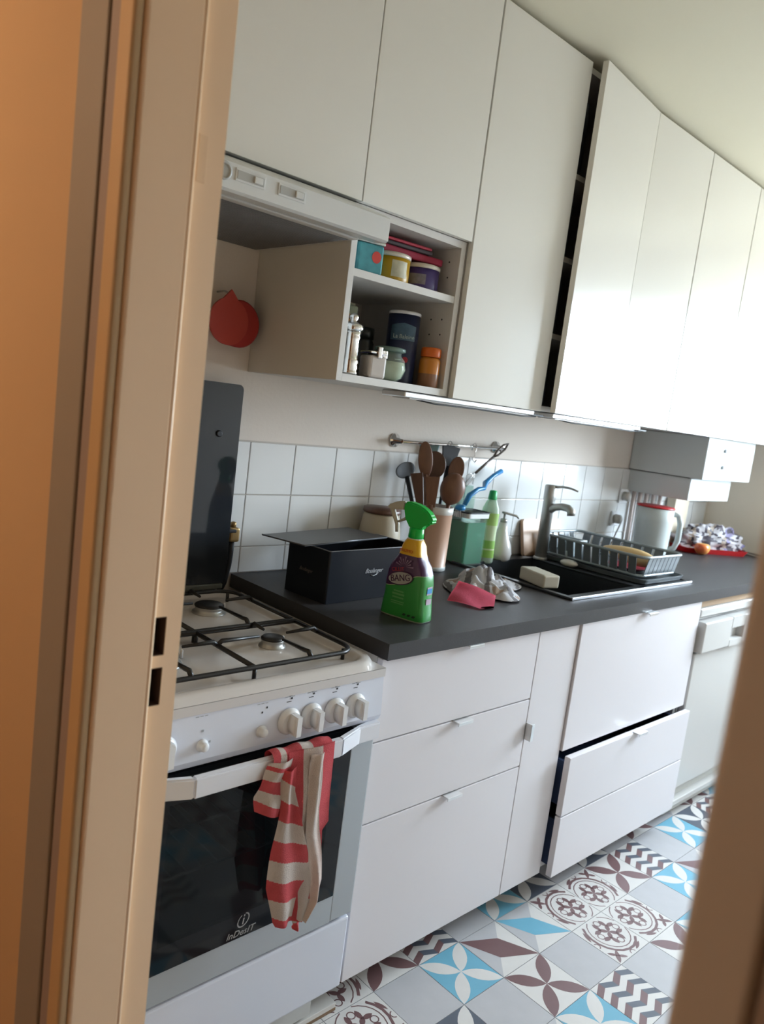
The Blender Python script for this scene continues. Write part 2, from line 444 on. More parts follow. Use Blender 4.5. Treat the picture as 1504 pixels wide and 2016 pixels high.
# ------------------------------------------------------------------ floor tiles
TS = 0.1596; TX = 0.2801; TY = -0.1584
G = 0.0008
def lens(cx, cy, tx, ty, wd, n=8):
    """petal outline from (cx,cy) to (tx,ty)"""
    d = Vector((tx-cx, ty-cy)); L = d.length; d.normalize(); p = Vector((-d.y, d.x))
    pts = []
    for i in range(n+1):
        t_ = i/n; q = math.sin(PI*t_)**0.8*wd
        pts.append((cx+d.x*L*t_+p.x*q, cy+d.y*L*t_+p.y*q))
    for i in range(n-1, 0, -1):
        t_ = i/n; q = math.sin(PI*t_)**0.8*wd
        pts.append((cx+d.x*L*t_-p.x*q, cy+d.y*L*t_-p.y*q))
    return pts
def tile_mesh(kind):
    b = MB(); S = TS
    b.box(G, S-G, G, S-G, -0.0025, 0.0, 0, 0.0)
    lay = [0.0002]
    def P(pts, mi):
        b.poly([(x*S, y*S, lay[0]) for x, y in pts], mi); 
    def nxt(): lay[0] += 0.00015
    g = G/S
    full = [(g, g), (1-g, g), (1-g, 1-g), (g, 1-g)]
    if kind in ('blue', 'slate', 'brown_white'):
        base = {'blue': 2, 'slate': 4, 'brown_white': 1}[kind]; pet = {'blue': 1, 'slate': 1, 'brown_white': 3}[kind]
        P(full, base); nxt()
        for tx, ty in ((g, g), (1-g, g), (1-g, 1-g), (g, 1-g)):
            P(lens(.5, .5, tx, ty, .125), pet)
    elif kind in ('brown_diamond', 'blue_diamond'):
        P(full, 1); nxt()
        P([(g, g), (g, 1-g), (.36, .36)], 0) ; P([(1-g, 1-g), (g, 1-g), (.64, .64)], 0)
        nxt()
        P([(g, 1-g), (.33, .33), (1-g, g), (.67, .67)], 3 if kind == 'brown_diamond' else 2)
    elif kind == 'zigzag':
        P(full, 1); nxt()
        n = 4; am = .115; th = .125
        for r in range(n):
            for c in range(4):
                x0, x1 = max(g, c/4), min(1-g, (c+1)/4); yb = r/n+.002
                lo, hi = (yb, yb+am) if c % 2 == 0 else (yb+am, yb)
                P([(x0, max(g, lo)), (x1, max(g, hi)), (x1, min(1-g, hi+th)), (x0, min(1-g, lo+th))], 3 if c % 2 == 0 else 4)
    elif kind.startswith('medal'):
        P(full, 1); nxt()
        # the quarter whose inner corner is at (1,1); rotated copies make the other three
        def ring(cx, cy, r0, r1, a0, a1, mi, n=22):
            for i in range(n):
                A, B = a0+(a1-a0)*i/n, a0+(a1-a0)*(i+1)/n
                pts = [(cx+r0*math.cos(A), cy+r0*math.sin(A)), (cx+r1*math.cos(A), cy+r1*math.sin(A)), (cx+r1*math.cos(B), cy+r1*math.sin(B)), (cx+r0*math.cos(B), cy+r0*math.sin(B))]
                if all(g <= x <= 1-g and g <= y <= 1-g for x, y in pts): P(pts, mi)
        c = .60
        ring(c, c, .455, .505, PI*.18, PI*2.32, 3); ring(c, c, .385, .405, 0, 2*PI, 3)
        for k in range(4):
            a = PI/4+k*PI/2
            P(lens(c, c, c+.20*math.cos(a), c+.20*math.sin(a), .045), 3)
            for dd in (-.5, .5):
                P(lens(c+.14*math.cos(a), c+.14*math.sin(a), c+.31*math.cos(a+dd*.9), c+.31*math.sin(a+dd*.9), .045), 3)
            ring(c+.25*math.cos(a+PI/4), c+.25*math.sin(a+PI/4), .055, .075, 0, 2*PI, 3, 12)
        P(lens(.03, .03, .26, .26, .045), 3); P(lens(.04, .30, .16, .16, .035), 3); P(lens(.30, .04, .16, .16, .035), 3)
        ring(.04, .50, .05, .07, -PI/2, PI/2, 3, 10); ring(.50, .04, .05, .07, 0, PI, 3, 10)
        P(lens(.05, .62, .14, .86, .03), 3); P(lens(.62, .05, .86, .14, .03), 3)
    bmesh.ops.recalc_face_normals(b.bm, faces=b.bm.faces[:])
    for f in b.bm.faces:
        if f.normal.z < -0.5 and f.calc_center_median().z > -0.001: f.normal_flip()
    me = bpy.data.meshes.new('tile_'+kind); b.bm.to_mesh(me); b.bm.free()
    for mm in (T_BASE, T_WHITE, T_BLUE, T_BROWN, T_NAVY, T_GREY): me.materials.append(mm)
    return me
TM = {k: tile_mesh(k) for k in ('plain', 'blue', 'slate', 'brown_white', 'brown_diamond', 'blue_diamond', 'zigzag', 'medal')}
layout = {(0, 0): 'blue', (1, 0): 'brown_diamond', (1, -1): 'brown_white', (2, 0): 'blue_diamond', (2, -1): 'plain', (0, -1): 'plain',
          (-1, 0): 'plain', (-1, -1): 'slate', (1, -2): 'blue', (2, -2): 'zigzag', (-1, 1): 'brown_white', (0, 1): 'zigzag', (1, 1): 'plain',
          (2, 1): 'blue', (3, 1): 'slate', (4, 1): 'plain', (5, 0): 'brown_white', (6, 0): 'zigzag', (5, -1): 'plain', (6, -1): 'blue',
          (4, -2): 'brown_white', (3, -2): 'plain', (7, -1): 'brown_diamond', (7, 0): 'plain', (8, 0): 'blue', (9, 0): 'slate', (8, -1): 'plain',
          (5, 1): 'slate', (6, 1): 'plain', (7, 1): 'brown_white', (9, 1): 'brown_diamond', (8, 1): 'plain', (0, -2): 'brown_diamond', (3, -3): 'blue', (2, -3): 'plain'}
for (mx_, my_) in ((3, -1), (-3, 0), (9, -3), (-1, -5), (5, -6), (12, -1), (12, -8), (-4, -9)):
    layout[(mx_, my_)] = 'm0'; layout[(mx_+1, my_)] = 'm1'; layout[(mx_+1, my_+1)] = 'm2'; layout[(mx_, my_+1)] = 'm3'
cyc = ['plain', 'blue', 'brown_diamond', 'plain', 'brown_white', 'zigzag', 'plain', 'slate', 'blue_diamond']
for i in range(-5, 17):
    for j in range(-9, 3):
        k = layout.get((i, j)) or cyc[(i*5+j*7+i*j) % len(cyc)]
        rot = 0
        if k in ('m0', 'm1', 'm2', 'm3'): rot = int(k[1]); k = 'medal'
        o = bpy.data.objects.new('tile', TM[k]); COL.objects.link(o); o.parent = floor
        x0, y0 = TX+i*TS, TY+j*TS
        dx, dy = [(0, 0), (TS, 0), (TS, TS), (0, TS)][rot]
        o.location = (x0+dx, y0+dy, 0); o.rotation_euler = (0, 0, rot*PI/2)

# ------------------------------------------------------------------ wall tiles
def wt_mesh(h):
    b = MB().box(0.0015, 0.1535, -0.008, 0.0, 0.0015, h-0.0015, 0, 0.0015, 2)
    me = bpy.data.meshes.new('wall_tile'); b.bm.to_mesh(me); b.bm.free(); me.materials.append(TILEW); return me
w1 = wt_mesh(0.1485); w0 = wt_mesh(0.075)
build('grout', MB().box(-0.60, 2.98, YW-0.004, YW, 0.9185, 1.293), GROUT, wall_back)
for k in range(-4, 19):
    for me, z in ((w0, 0.9185), (w1, 0.9935), (w1, 1.142)):
        o = bpy.data.objects.new('tile', me); COL.objects.link(o); o.parent = wall_back
        o.location = (0.022+0.155*k, YW-0.001, z)

# ------------------------------------------------------------------ worktop
m = MB()
m.box(0, 0.875, -0.015, YW-0.009, 0.880, 0.918).box(1.655, XE, -0.015, YW-0.009, 0.880, 0.918)
m.box(0.875, 1.655, -0.015, 0.10, 0.880, 0.918).box(0.875, 1.655, 0.56, YW-0.009, 0.880, 0.918)
tag(build('worktop', m, TOPM), 'long dark grey laminate worktop over the white base units', 'worktop')

# ------------------------------------------------------------------ base units
def carcass(mb, x0, x1, y0=0.02, y1=0.58, z0=0.08, z1=0.88, t=0.018):
    mb.box(x0, x0+t, y0, y1, z0, z1).box(x1-t, x1, y0, y1, z0, z1).box(x0+t, x1-t, y0, y1, z0, z0+t)
    mb.box(x0+t, x1-t, y1-0.008, y1, z0+t, z1)
    return mb
def legs(root, x0, x1):
    for x in (x0+0.06, x1-0.06):
        for y in (0.12, 0.50):
            build('leg', MB().lathe([(0.03, 0.0), (0.03, 0.006), (0.016, 0.012), (0.016, 0.07), (0.03, 0.08)], (x, y, 0), 12), BLKP, root)
def tab_handle(root, x, y, z, w=0.056):
    b = MB().box(x-w/2, x+w/2, y-0.020, y+0.006, z-0.0015, z+0.0015, 0, 0.0008).box(x-w/2, x+w/2, y-0.020, y-0.018, z-0.007, z, 0, 0.0006)
    return build('handle', b, ALU, root)
def front(root, name, x0, x1, z0, z1, y=0.0, g=0.0015, m_=None, t=0.018):
    return build(name, MB().box(x0+g, x1-g, y, y+t, z0+g, z1-g, 0, 0.0015), m_ or BASEW, root)
t = thing('drawer_unit', 'white base unit with three drawers right of the cooker', 'cabinet', (0.3, 0.3, 0))
build('carcass', carcass(MB(), 0.002, 0.598), CARC, t); legs(t, 0, 0.6)
for z0, z1 in ((0.68, 0.88), (0.48, 0.68), (0.08, 0.48)):
    f = front(t, 'drawer_front', 0, 0.6, z0, z1-0.0005)
    tab_handle(f, 0.305, 0.0, z1-0.0015)
t = thing('pull_out_unit', 'narrow white base unit with one tall door between drawers and sink unit', 'cabinet', (0.7, 0.3, 0))
build('carcass', carcass(MB(), 0.602, 0.798), CARC, t); legs(t, 0.6, 0.8)
f = front(t, 'door', 0.6, 0.8, 0.08, 0.88)
build('handle', MB().box(0.6005, 0.6035, -0.020, 0.006, 0.560, 0.610, 0, 0.0008).box(0.6005, 0.613, -0.021, -0.018, 0.560, 0.610, 0, 0.0006), ALU, f)
t = thing('sink_unit', 'wide white base unit under the sink with lower drawers slightly open', 'cabinet', (1.2, 0.3, 0))
build('carcass', carcass(MB(), 0.802, 1.598), CARC, t); legs(t, 0.8, 1.6)
f = front(t, 'drawer_front', 0.802, 1.6, 0.478, 0.8785, -0.007, t=0.024); tab_handle(f, 1.195, -0.009, 0.8772)
f = front(t, 'drawer_front', 0.806, 1.6, 0.280, 0.470, -0.036, t=0.020); tab_handle(f, 1.215, -0.036, 0.4705)
f = front(t, 'drawer_front', 0.806, 1.6, 0.080, 0.278, -0.036, t=0.020)
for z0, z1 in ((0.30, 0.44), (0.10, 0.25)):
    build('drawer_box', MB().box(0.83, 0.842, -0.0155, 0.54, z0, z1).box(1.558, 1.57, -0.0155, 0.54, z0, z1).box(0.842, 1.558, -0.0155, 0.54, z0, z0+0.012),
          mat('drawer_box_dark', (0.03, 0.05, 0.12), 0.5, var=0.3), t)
# dishwasher
DWM = mat('dishwasher_enamel', (0.50, 0.49, 0.475), 0.3, var=0.02, vscale=3)
t = thing('dishwasher', 'white freestanding dishwasher under the far end of the worktop', 'dishwasher', (1.91, 0.3, 0))
build('body', MB().box(1.615, 2.21, 0.02, 0.58, 0.06, 0.80, 0, 0.004), DWM, t)
build('lid', MB().box(1.612, 2.213, -0.005, 0.585, 0.812, 0.846, 0, 0.008, 3), DWM, t)
build('control_panel', MB().box(1.615, 1.86, -0.03, 0.02, 0.680, 0.798, 0, 0.006, 3).box(1.98, 2.21, -0.03, 0.02, 0.680, 0.798, 0, 0.006, 3)
      .box(1.86, 1.98, -0.03, 0.02, 0.755, 0.798).box(1.86, 1.98, -0.03, 0.02, 0.680, 0.705).box(1.86, 1.98, 0.0, 0.02, 0.705, 0.755), DWM, t)
build('button', MB().lathe([(0.011, 0.03), (0.011, 0.037), (0.009, 0.039)], (2.09, 0, 0.745), 16, axis='Y'), SILV, t)
build('button', MB().lathe([(0.011, 0.03), (0.011, 0.037), (0.009, 0.039)], (2.15, 0, 0.745), 16, axis='Y'), SILV, t)
build('door', MB().box(1.617, 2.208, -0.008, 0.02, 0.13, 0.676, 0, 0.006, 3), DWM, t)
build('kickboard', MB().box(1.64, 2.19, 0.015, 0.03, 0.015, 0.12, 0, 0.003), mat('kick_grey', (0.5, 0.5, 0.47), 0.5, var=0.03), t)
build('kick_ledge', MB().box(1.62, 2.205, -0.012, 0.02, 0.060, 0.082, 0, 0.003), DWM, t)
for x in (1.68, 2.15):
    for y in (0.1, 0.5):
        build('foot', MB().lathe([(0.022, 0), (0.022, 0.02), (0.012, 0.025), (0.012, 0.06)], (x, y, 0), 12), BLKP, t)
tag(build('packing_board', MB().box(1.62, 2.20, 0.01, 0.57, 0.847, 0.879), PLY), 'raw plywood strip packed between the dishwasher and the worktop', 'board')
t = thing('end_unit', 'plain white base unit at the window end of the worktop', 'cabinet', (2.6, 0.3, 0))
build('carcass', carcass(MB(), 2.225, 2.98), CARC, t); legs(t, 2.22, 2.98)
for a, b in ((2.225, 2.60), (2.60, 2.98)):
    f = front(t, 'door', a, b, 0.08, 0.88); tab_handle(f, (a+b)/2, 0, 0.8785)

# ------------------------------------------------------------------ sink
t = thing('sink', 'black composite inset sink with drainboard beside the mixer tap', 'sink', (1.2, 0.33, 0.918))
m = MB()
X0, X1, Yf, Yb = 0.862, 1.682, 0.082, 0.580
bx0, bx1, by0, by1 = 0.885, 1.300, 0.108, 0.545
zt = 0.9265; zb = 0.9185
m.box(X0, bx0, Yf, Yb, zb, zt, 0, 0.002).box(bx0, bx1, Yf, by0, zb, zt).box(bx0, bx1, by1, Yb, zb, zt)
m.box(bx1, X1, Yf, Yb, zb, zb+0.004, 0, 0.001)
m.box(bx1, X1, Yf, Yf+0.018, zb, zt, 0, 0.002).box(bx1, X1, Yb-0.018, Yb, zb, zt, 0, 0.002).box(X1-0.018, X1, Yf, Yb, zb, zt, 0, 0.002).box(bx1, bx1+0.04, Yf, Yb, zb, zt, 0, 0.002)
for k in range(9): m.box(1.36, 1.65, 0.14+k*0.048, 0.15+k*0.048, zb, zb+0.0065, 0, 0.001)
build('rim', m, SINKM, t)
m = MB()
d = 0.17
m.box(bx0-0.006, bx0, by0-0.006, by1+0.006, zb-d, zb).box(bx1, bx1+0.006, by0-0.006, by1+0.006, zb-d, zb)
m.box(bx0, bx1, by0-0.006, by0, zb-d, zb).box(bx0, bx1, by1, by1+0.006, zb-d, zb).box(bx0, bx1, by0, by1, zb-d-0.006, zb-d)
bw = build('bowl', m, SINKM, t)
build('overflow', MB().lathe([(0.016, 0.0), (0.016, 0.004), (0.010, 0.004), (0.009, 0.001)], (bx1-0.003, 0.24, 0.868), 18, axis='X'), BLKP, bw)
build('drain', MB().lathe([(0.042, 0.0), (0.042, 0.003), (0.03, 0.003), (0.028, 0.001)], (1.09, 0.32, zb-d), 24), STEEL, bw)
build('edge_highlight', MB().box(X0+0.002, X1-0.002, Yf-0.004, Yf+0.002, zb, zt+0.001, 0, 0.0015), mat('sink_edge_highlight', (0.30, 0.31, 0.33), 0.2, metal=0.5, var=0.03), t)  # paler strip: the gloss highlight on the black rim, painted as colour

# mixer tap
t = thing('mixer_tap', 'brushed steel single lever mixer tap behind the black sink', 'tap', (1.315, 0.52, 0.9265))
build('base', MB().lathe([(0.027, 0.9265), (0.027, 0.934), (0.0225, 0.938)], (1.315, 0.52, 0), 24), STEEL, t)
build('body', MB().lathe([(0.0225, 0.936), (0.0215, 1.155), (0.0235, 1.16), (0.0235, 1.212), (0.020, 1.217), (0.001, 1.218)], (1.315, 0.52, 0), 24), STEEL, t)
build('spout', MB().tube([(1.315, 0.515, 1.118), (1.315, 0.490, 1.136), (1.316, 0.460, 1.143), (1.317, 0.432, 1.142), (1.317, 0.418, 1.133), (1.317, 0.415, 1.116)], [0.016, 0.0145, 0.014, 0.0145, 0.0155, 0.0155], 14), STEEL, t)
build('lever', MB().tube([(1.315, 0.50, 1.212), (1.32, 0.47, 1.217), (1.322, 0.435, 1.216), (1.324, 0.405, 1.210)], [0.006, 0.0045, 0.004, 0.0035], 8), STEEL, t)

# ------------------------------------------------------------------ cooker
CX0, CX1 = -0.637, -0.037
t = cooker = thing('cooker', 'white freestanding gas cooker with open glass lid left of the worktop', 'cooker', (-0.337, 0.28, 0))
m = MB()
m.box(CX0, CX0+0.02, -0.012, 0.575, 0.118, 0.862, 0, 0.002).box(CX1-0.02, CX1, -0.012, 0.575, 0.118, 0.862, 0, 0.002)
m.box(CX0+0.02, CX1-0.02, 0.30, 0.575, 0.118, 0.862).box(CX0+0.02, CX1-0.02, -0.012, 0.30, 0.118, 0.31).box(CX0+0.02, CX1-0.02, -0.012, 0.30, 0.765, 0.862)
build('body', m, ENAM, t)
build('base', MB().box(CX0+0.025, CX1-0.040, 0.012, 0.56, 0.030, 0.118), mat('cooker_base', (0.50, 0.51, 0.50), 0.5, var=0.03), t)
# oven cavity
m = MB().box(CX0+0.05, CX1-0.05, 0.01, 0.29, 0.345, 0.36).box(CX0+0.05, CX1-0.05, 0.285, 0.298, 0.345, 0.75).box(CX0+0.022, CX0+0.05, 0.0, 0.298, 0.33, 0.76).box(CX1-0.05, CX1-0.022, 0.0, 0.298, 0.33, 0.76)
build('oven_cavity', m, mat('oven_enamel', (0.16, 0.19, 0.20), 0.3, var=0.1), t)
m = MB()
for z in (0.50, 0.60):
    m.tube([(CX0+0.055, 0.03, z), (CX1-0.055, 0.03, z)], 0.003, 6).tube([(CX0+0.055, 0.27, z), (CX1-0.055, 0.27, z)], 0.003, 6)
    for k in range(14):
        x = CX0+0.075+k*0.034; m.tube([(x, 0.03, z), (x, 0.27, z)], 0.0016, 5)
build('oven_rack', m, mat('rack_wire', (0.75, 0.76, 0.78), 0.35, metal=0.3, var=0.02), t)
# storage drawer
build('drawer', MB().box(CX0+0.004, CX1-0.004, -0.040, -0.012, 0.122, 0.298, 0, 0.006, 3), ENAMB, t)
# oven door
dr = build('oven_door', MB().box(CX0+0.003, CX0+0.07, -0.043, -0.013, 0.308, 0.757, 0, 0.003).box(CX1-0.067, CX1-0.003, -0.043, -0.013, 0.308, 0.757, 0, 0.003)
      .box(CX0+0.07, CX1-0.067, -0.043, -0.013, 0.308, 0.372, 0, 0.0), SILV, t)
gx0, gx1, gz0, gz1 = CX0+0.115, CX1-0.112, 0.425, 0.700
build('glass', MB().box(CX0+0.0705, gx0, -0.0445, -0.035, 0.3725, 0.758).box(gx1, CX1-0.0675, -0.0445, -0.035, 0.3725, 0.758).box(gx0, gx1, -0.0445, -0.035, 0.3725, gz0).box(gx0, gx1, -0.0445, -0.035, gz1, 0.758), BLKG, dr)
build('window_pane', MB().box(gx0, gx1, -0.0445, -0.035, gz0, gz1), clear_mat('oven_window', (0.42, 0.48, 0.50), 0.5, 0.06, base=(0.012, 0.016, 0.018)), dr)
m = MB()
hz0, hz1 = 0.722, 0.760
for sx, xe, xb in ((1, CX1-0.006, CX1-0.135), (-1, CX0+0.006, CX0+0.135)):
    xm = xe - sx*0.060
    m.prism([(xe, -0.044), (xe, -0.062), (xm, -0.064), (xb, -0.090), (xb, -0.074), (xm+sx*0.003, -0.050), (xe-sx*0.03, -0.044)], hz0+0.006, hz1+0.006, 0, 'XY')
m.box(CX0+0.134, CX1-0.134, -0.090, -0.074, hz0+0.006, hz1+0.006, 0, 0.0)
bmesh.ops.remove_doubles(m.bm, verts=m.bm.verts[:], dist=0.0001)
bmesh.ops.bevel(m.bm, geom=[e for e in m.bm.edges if len(e.link_faces) == 2 and e.calc_face_angle(0) > 0.6], offset=0.003, segments=2, affect='EDGES')
build('handle', m, ENAM, dr)
LOGO = mat('logo_print', (0.33, 0.32, 0.31), 0.5, var=0.02)
text('lettering', 'InDesIT', 0.019, LOGO, dr, (-0.342, -0.0448, 0.3835), FRONT, font_shear=0.3, sx=1.05)
m = MB()
for i in range(22):
    a0 = PI*0.68 + i*(2*PI*0.90)/22; a1 = a0+(2*PI*0.90)/22
    def wd(a): return 0.0016 + 0.0013*abs(math.sin((a-PI*0.68)/2))
    pts = []
    for a, r in ((a0, 0.0145), (a0, 0.0145-wd(a0)), (a1, 0.0145-wd(a1)), (a1, 0.0145)):
        x = r*math.cos(a)*0.92; z = r*math.sin(a)
        pts.append((-0.337+x+z*0.25, -0.04475, 0.4085+z))
    m.poly(pts)
m.poly([(-0.3395, -0.04475, 0.400), (-0.3365, -0.04475, 0.400), (-0.3345, -0.04475, 0.413), (-0.3375, -0.04475, 0.413)])
m.poly([(-0.337, -0.04475, 0.416), (-0.334, -0.04475, 0.416), (-0.3335, -0.04475, 0.4205), (-0.3365, -0.04475, 0.4205)])
build('emblem', m, LOGO, dr)
# control panel: slopes slightly, with a printed lighter band on top
pn = build('control_panel', MB().prism([(-0.012, 0.765), (-0.046, 0.765), (-0.052, 0.778), (-0.046, 0.862), (-0.036, 0.878), (-0.012, 0.878)], CX0, CX1, 0, 'YZ'), ENAMB, t)
for v in pn.data.polygons: v.use_smooth = False
def knob(x, big=True, ang=0.0):
    z = 0.812; y = -0.049
    if big:
        kb = build('knob', MB().lathe([(0.0265, 0.0), (0.0265, 0.004), (0.0225, 0.010), (0.0205, 0.012)], (x, y, z), 28, axis='Y'), PLASTW, pn)
        g_ = MB().lathe([(0.0200, 0.010), (0.0195, 0.026), (0.0170, 0.030), (0.001, 0.0305)], (x, y, z), 24, axis='Y', sx=0.55, rot=None)
        g_.prism([(x-0.0055, z-0.0195), (x+0.0055, z-0.0195), (x+0.0055, z+0.0195), (x-0.0055, z+0.0195)], y-0.011, y-0.036, 0, 'XZ')
        build('grip', g_, PLASTW, kb)
    else:
        kb = build('button', MB().lathe([(0.0115, 0.0), (0.0115, 0.004), (0.0085, 0.005), (0.0085, 0.012), (0.007, 0.0145), (0.001, 0.015)], (x, y, z-0.008), 20, axis='Y'), PLASTW, pn)
    return kb
for x in (-0.285, -0.231, -0.171, -0.115, -0.550): knob(x)
for x in (-0.348, -0.473): knob(x, False)
INK = mat('panel_print', (0.03, 0.03, 0.035), 0.6, var=0.05)
INKL = mat('panel_print_light', (0.34, 0.36, 0.39), 0.6, var=0.05)
m = MB(); ml = MB()
def yface(z): return -0.052+0.006*(z-0.778)/0.084-0.0007
for x in (-0.285, -0.231, -0.171, -0.115):
    for dx, dz, w_, h_ in ((0.004, 0.044, 0.004, 0.0034), (-0.002, 0.038, 0.011, 0.0012), (0.001, 0.049, 0.007, 0.0008)):
        m.box(x+dx-w_/2, x+dx+w_/2, yface(0.812+dz), yface(0.812+dz)+0.003, 0.812+dz-h_/2, 0.812+dz+h_/2)
    for k, wl in enumerate((0.007, 0.004, 0.006)):
        xx = x-0.008+k*0.008; ml.box(xx-wl/2, xx+wl/2, yface(0.870)-0.0, yface(0.870)+0.008, 0.8705, 0.8715) if False else ml.box(xx-wl/2, xx+wl/2, yface(0.860), yface(0.860)+0.003, 0.8588, 0.8600)
for x, dz in ((-0.348, 0.028), (-0.338, 0.036)): m.box(x-0.0015, x+0.0015, yface(0.812+dz), yface(0.812+dz)+0.003, 0.812+dz-0.0018, 0.812+dz+0.0018)
for x in (-0.352, -0.480):
    for k in range(3): ml.box(x-0.008+k*0.009, x-0.002+k*0.009, yface(0.857), yface(0.857)+0.003, 0.8565, 0.8575)
for x, dz in ((-0.473, 0.018), (-0.458, -0.004)): ml.box(x-0.002, x+0.002, yface(0.812+dz), yface(0.812+dz)+0.003, 0.812+dz-0.002, 0.812+dz+0.002)
build('markings', m, INK, pn); build('markings', ml, INKL, pn)
# hob: rolled rim round a shallow pressed tray
m = MB()
def hobz(u, v):
    x = CX0-0.002+u*(CX1-CX0+0.004); y = -0.048+v*0.628
    ex = min(u, 1-u)*0.604; ey = min(v, 1-v)*0.628
    # rounded-rectangle distance
    e = min(ex, ey)
    if ex < 0.07 and ey < 0.07: e = 0.07-math.hypot(0.07-ex, 0.07-ey)
    e = max(e, 0)
    z = 0.897 - 0.016*max(0, 1-e/0.012)**2
    if e > 0.030: z -= 0.012*min(1, (e-0.030)/0.012)
    for bx, by in BURN:
        dd = math.hypot(x-bx, y-by)
        if dd < 0.085: z += 0.005*(0.5+0.5*math.cos(PI*min(1, max(0, dd-0.035)/0.05)))
    return Vector((x, y, z))
BURN = [(-0.201, 0.142, 0.026), (-0.201, 0.408, 0.036), (-0.473, 0.142, 0.045), (-0.473, 0.408, 0.026)]
BRN3 = BURN; BURN = [(a, b) for a, b, c in BRN3]
m.grid(hobz, 90, 90)
m.box(CX0-0.002, CX1+0.002, -0.048, 0.58, 0.862, 0.880, 0, 0.0)
hob = build('hob', m, mat('hob_enamel', (0.60, 0.575, 0.565), 0.14, var=0.02, vscale=4), t)
for x, y, r in BRN3:
    bz = 0.889
    bn = build('burner', MB().lathe([(r*1.15, bz), (r*1.1, bz+0.004), (r*0.92, bz+0.006), (r*0.92, bz+0.014), (r*1.0, bz+0.017)], (x, y, 0), 28), STEEL, hob)
    build('burner_cap', MB().lathe([(r*0.96, bz+0.016), (r*0.98, bz+0.020), (r*0.86, bz+0.023), (0.002, bz+0.0235)], (x, y, 0), 28), IRON, bn)
    build('spark_plug', MB().lathe([(0.003, bz), (0.003, bz+0.016), (0.001, bz+0.018)], (x+r*1.35, y+0.01, 0), 8), PLASTW, bn)
# pan supports: two enamelled wire grids, front and back
def grid_support(y0, y1, lx, rx, front_):
    m = MB(); z = 0.909; r = 0.0052; c = 0.045
    pts = []
    def arc(cx, cy, a0, a1, n=6): return [(cx+c*math.cos(a0+(a1-a0)*i/n), cy+c*math.sin(a0+(a1-a0)*i/n), z) for i in range(n+1)]
    cf = 0.010
    if front_:
        pts = arc(lx+c, y0+c, PI, 1.5*PI)+arc(rx-c, y0+c, 1.5*PI, 2*PI)+[(rx, y1-0.004, z), (rx-0.004, y1, z), (lx+0.004, y1, z), (lx, y1-0.004, z)]
    else:
        pts = [(lx, y0+0.004, z), (lx+0.004, y0, z), (rx-0.004, y0, z), (rx, y0+0.004, z)]+arc(rx-c, y1-c, 0, PI/2)+arc(lx+c, y1-c, PI/2, PI)
    m.tube(pts, r, 8, closed=True)
    xm = (lx+rx)/2
    m.tube([(xm, y0, z), (xm, y1, z)], r, 8)
    for (bx, by, br) in BRN3:
        if not (y0 < by < y1): continue
        rr = br+0.010
        xe = rx if bx > xm else lx; s_ = 1 if bx > xm else -1
        # side finger from the outer rail, kinked upward
        m.tube([(xe, by, z), (xe-s_*0.012, by, z+0.010), (xe-s_*0.03, by, z+0.009), (bx+s_*rr, by, z+0.007)], [r, r, r*.95, r*.6], 8)
        m.tube([(xm, by, z), (xm+s_*0.01, by, z+0.008), (bx-s_*rr, by, z+0.007)], [r, r, r*.6], 8)
        for yy, sg in ((y0, 1), (y1, -1)):
            m.tube([(bx+0.0, yy, z), (bx, yy+sg*0.012, z+0.010), (bx, yy+sg*0.025, z+0.009), (bx, by-sg*rr, z+0.007)], [r, r, r*.95, r*.6], 8)
    for (px, py) in ((lx+0.02, y0+0.02 if front_ else y1-0.02), (rx-0.02, y0+0.02 if front_ else y1-0.02), (xm, y0), (xm, y1)):
        m.tube([(px, py, z), (px, py, 0.884)], r*.8, 6)
    return build('pan_support', m, IRON, hob)
grid_support(0.004, 0.226, -0.598, -0.079, True)
grid_support(0.236, 0.510, -0.598, -0.079, False)
# glass lid standing open
m = MB()
lx0, lx1, lz0, lz1 = -0.612, -0.050, 0.905, 1.440
c = 0.014; poly = []
for cx, cz, a0 in ((lx1-c, lz0+c, -PI/2), (lx1-c, lz1-c, 0), (lx0+c, lz1-c, PI/2), (lx0+c, lz0+c, PI)):
    poly += [(cx+c*math.cos(a0+PI/2*i/5), cz+c*math.sin(a0+PI/2*i/5)) for i in range(6)]
m.prism(poly, 0.585, 0.592, 0)
gl = build('glass_lid', m, LIDG, t)
gl['label'] = 'smoked black glass lid standing open against the wall'
for x in (-0.112, -0.55): build('bumper', MB().lathe([(0.0085, 0), (0.0085, 0.004), (0.006, 0.005)], (x, 0.585, 1.309), 16, axis='Y'), BLKP, gl)
build('hinge', MB().box(-0.60, -0.06, 0.578, 0.60, 0.893, 0.908, 0, 0.003), mat('hinge_dark', (0.10, 0.11, 0.10), 0.4, var=0.1), t)
for x in (CX0+0.06, CX1-0.07):
    for y in (0.06, 0.5): build('foot', MB().lathe([(0.018, 0.022), (0.018, 0.032)], (x, y, 0), 10), BLKP, t)
# gas tap beside the lid
t = thing('gas_tap', 'brass gas tap with black hose between open cooker lid and tiles', 'gas tap', (-0.02, 0.62, 1.03))
build('valve', MB().box(-0.036, -0.006, 0.600, 0.634, 1.015, 1.055, 0, 0.006, 2).lathe([(0.008, 1.055), (0.008, 1.068), (0.003, 1.070)], (-0.02, 0.617, 0), 12), mat('old_brass', (0.36, 0.24, 0.10), 0.4, metal=0.5, var=0.25, vscale=40), t)
build('lever', MB().box(-0.050, -0.022, 0.594, 0.602, 1.043, 1.052, 0, 0.002), BLKP, t)
build('hose', MB().tube([(-0.022, 0.615, 1.018), (-0.024, 0.612, 0.985), (-0.026, 0.612, 0.95), (-0.034, 0.615, 0.90), (-0.06, 0.62, 0.84)], 0.008, 8), BLKP, t)
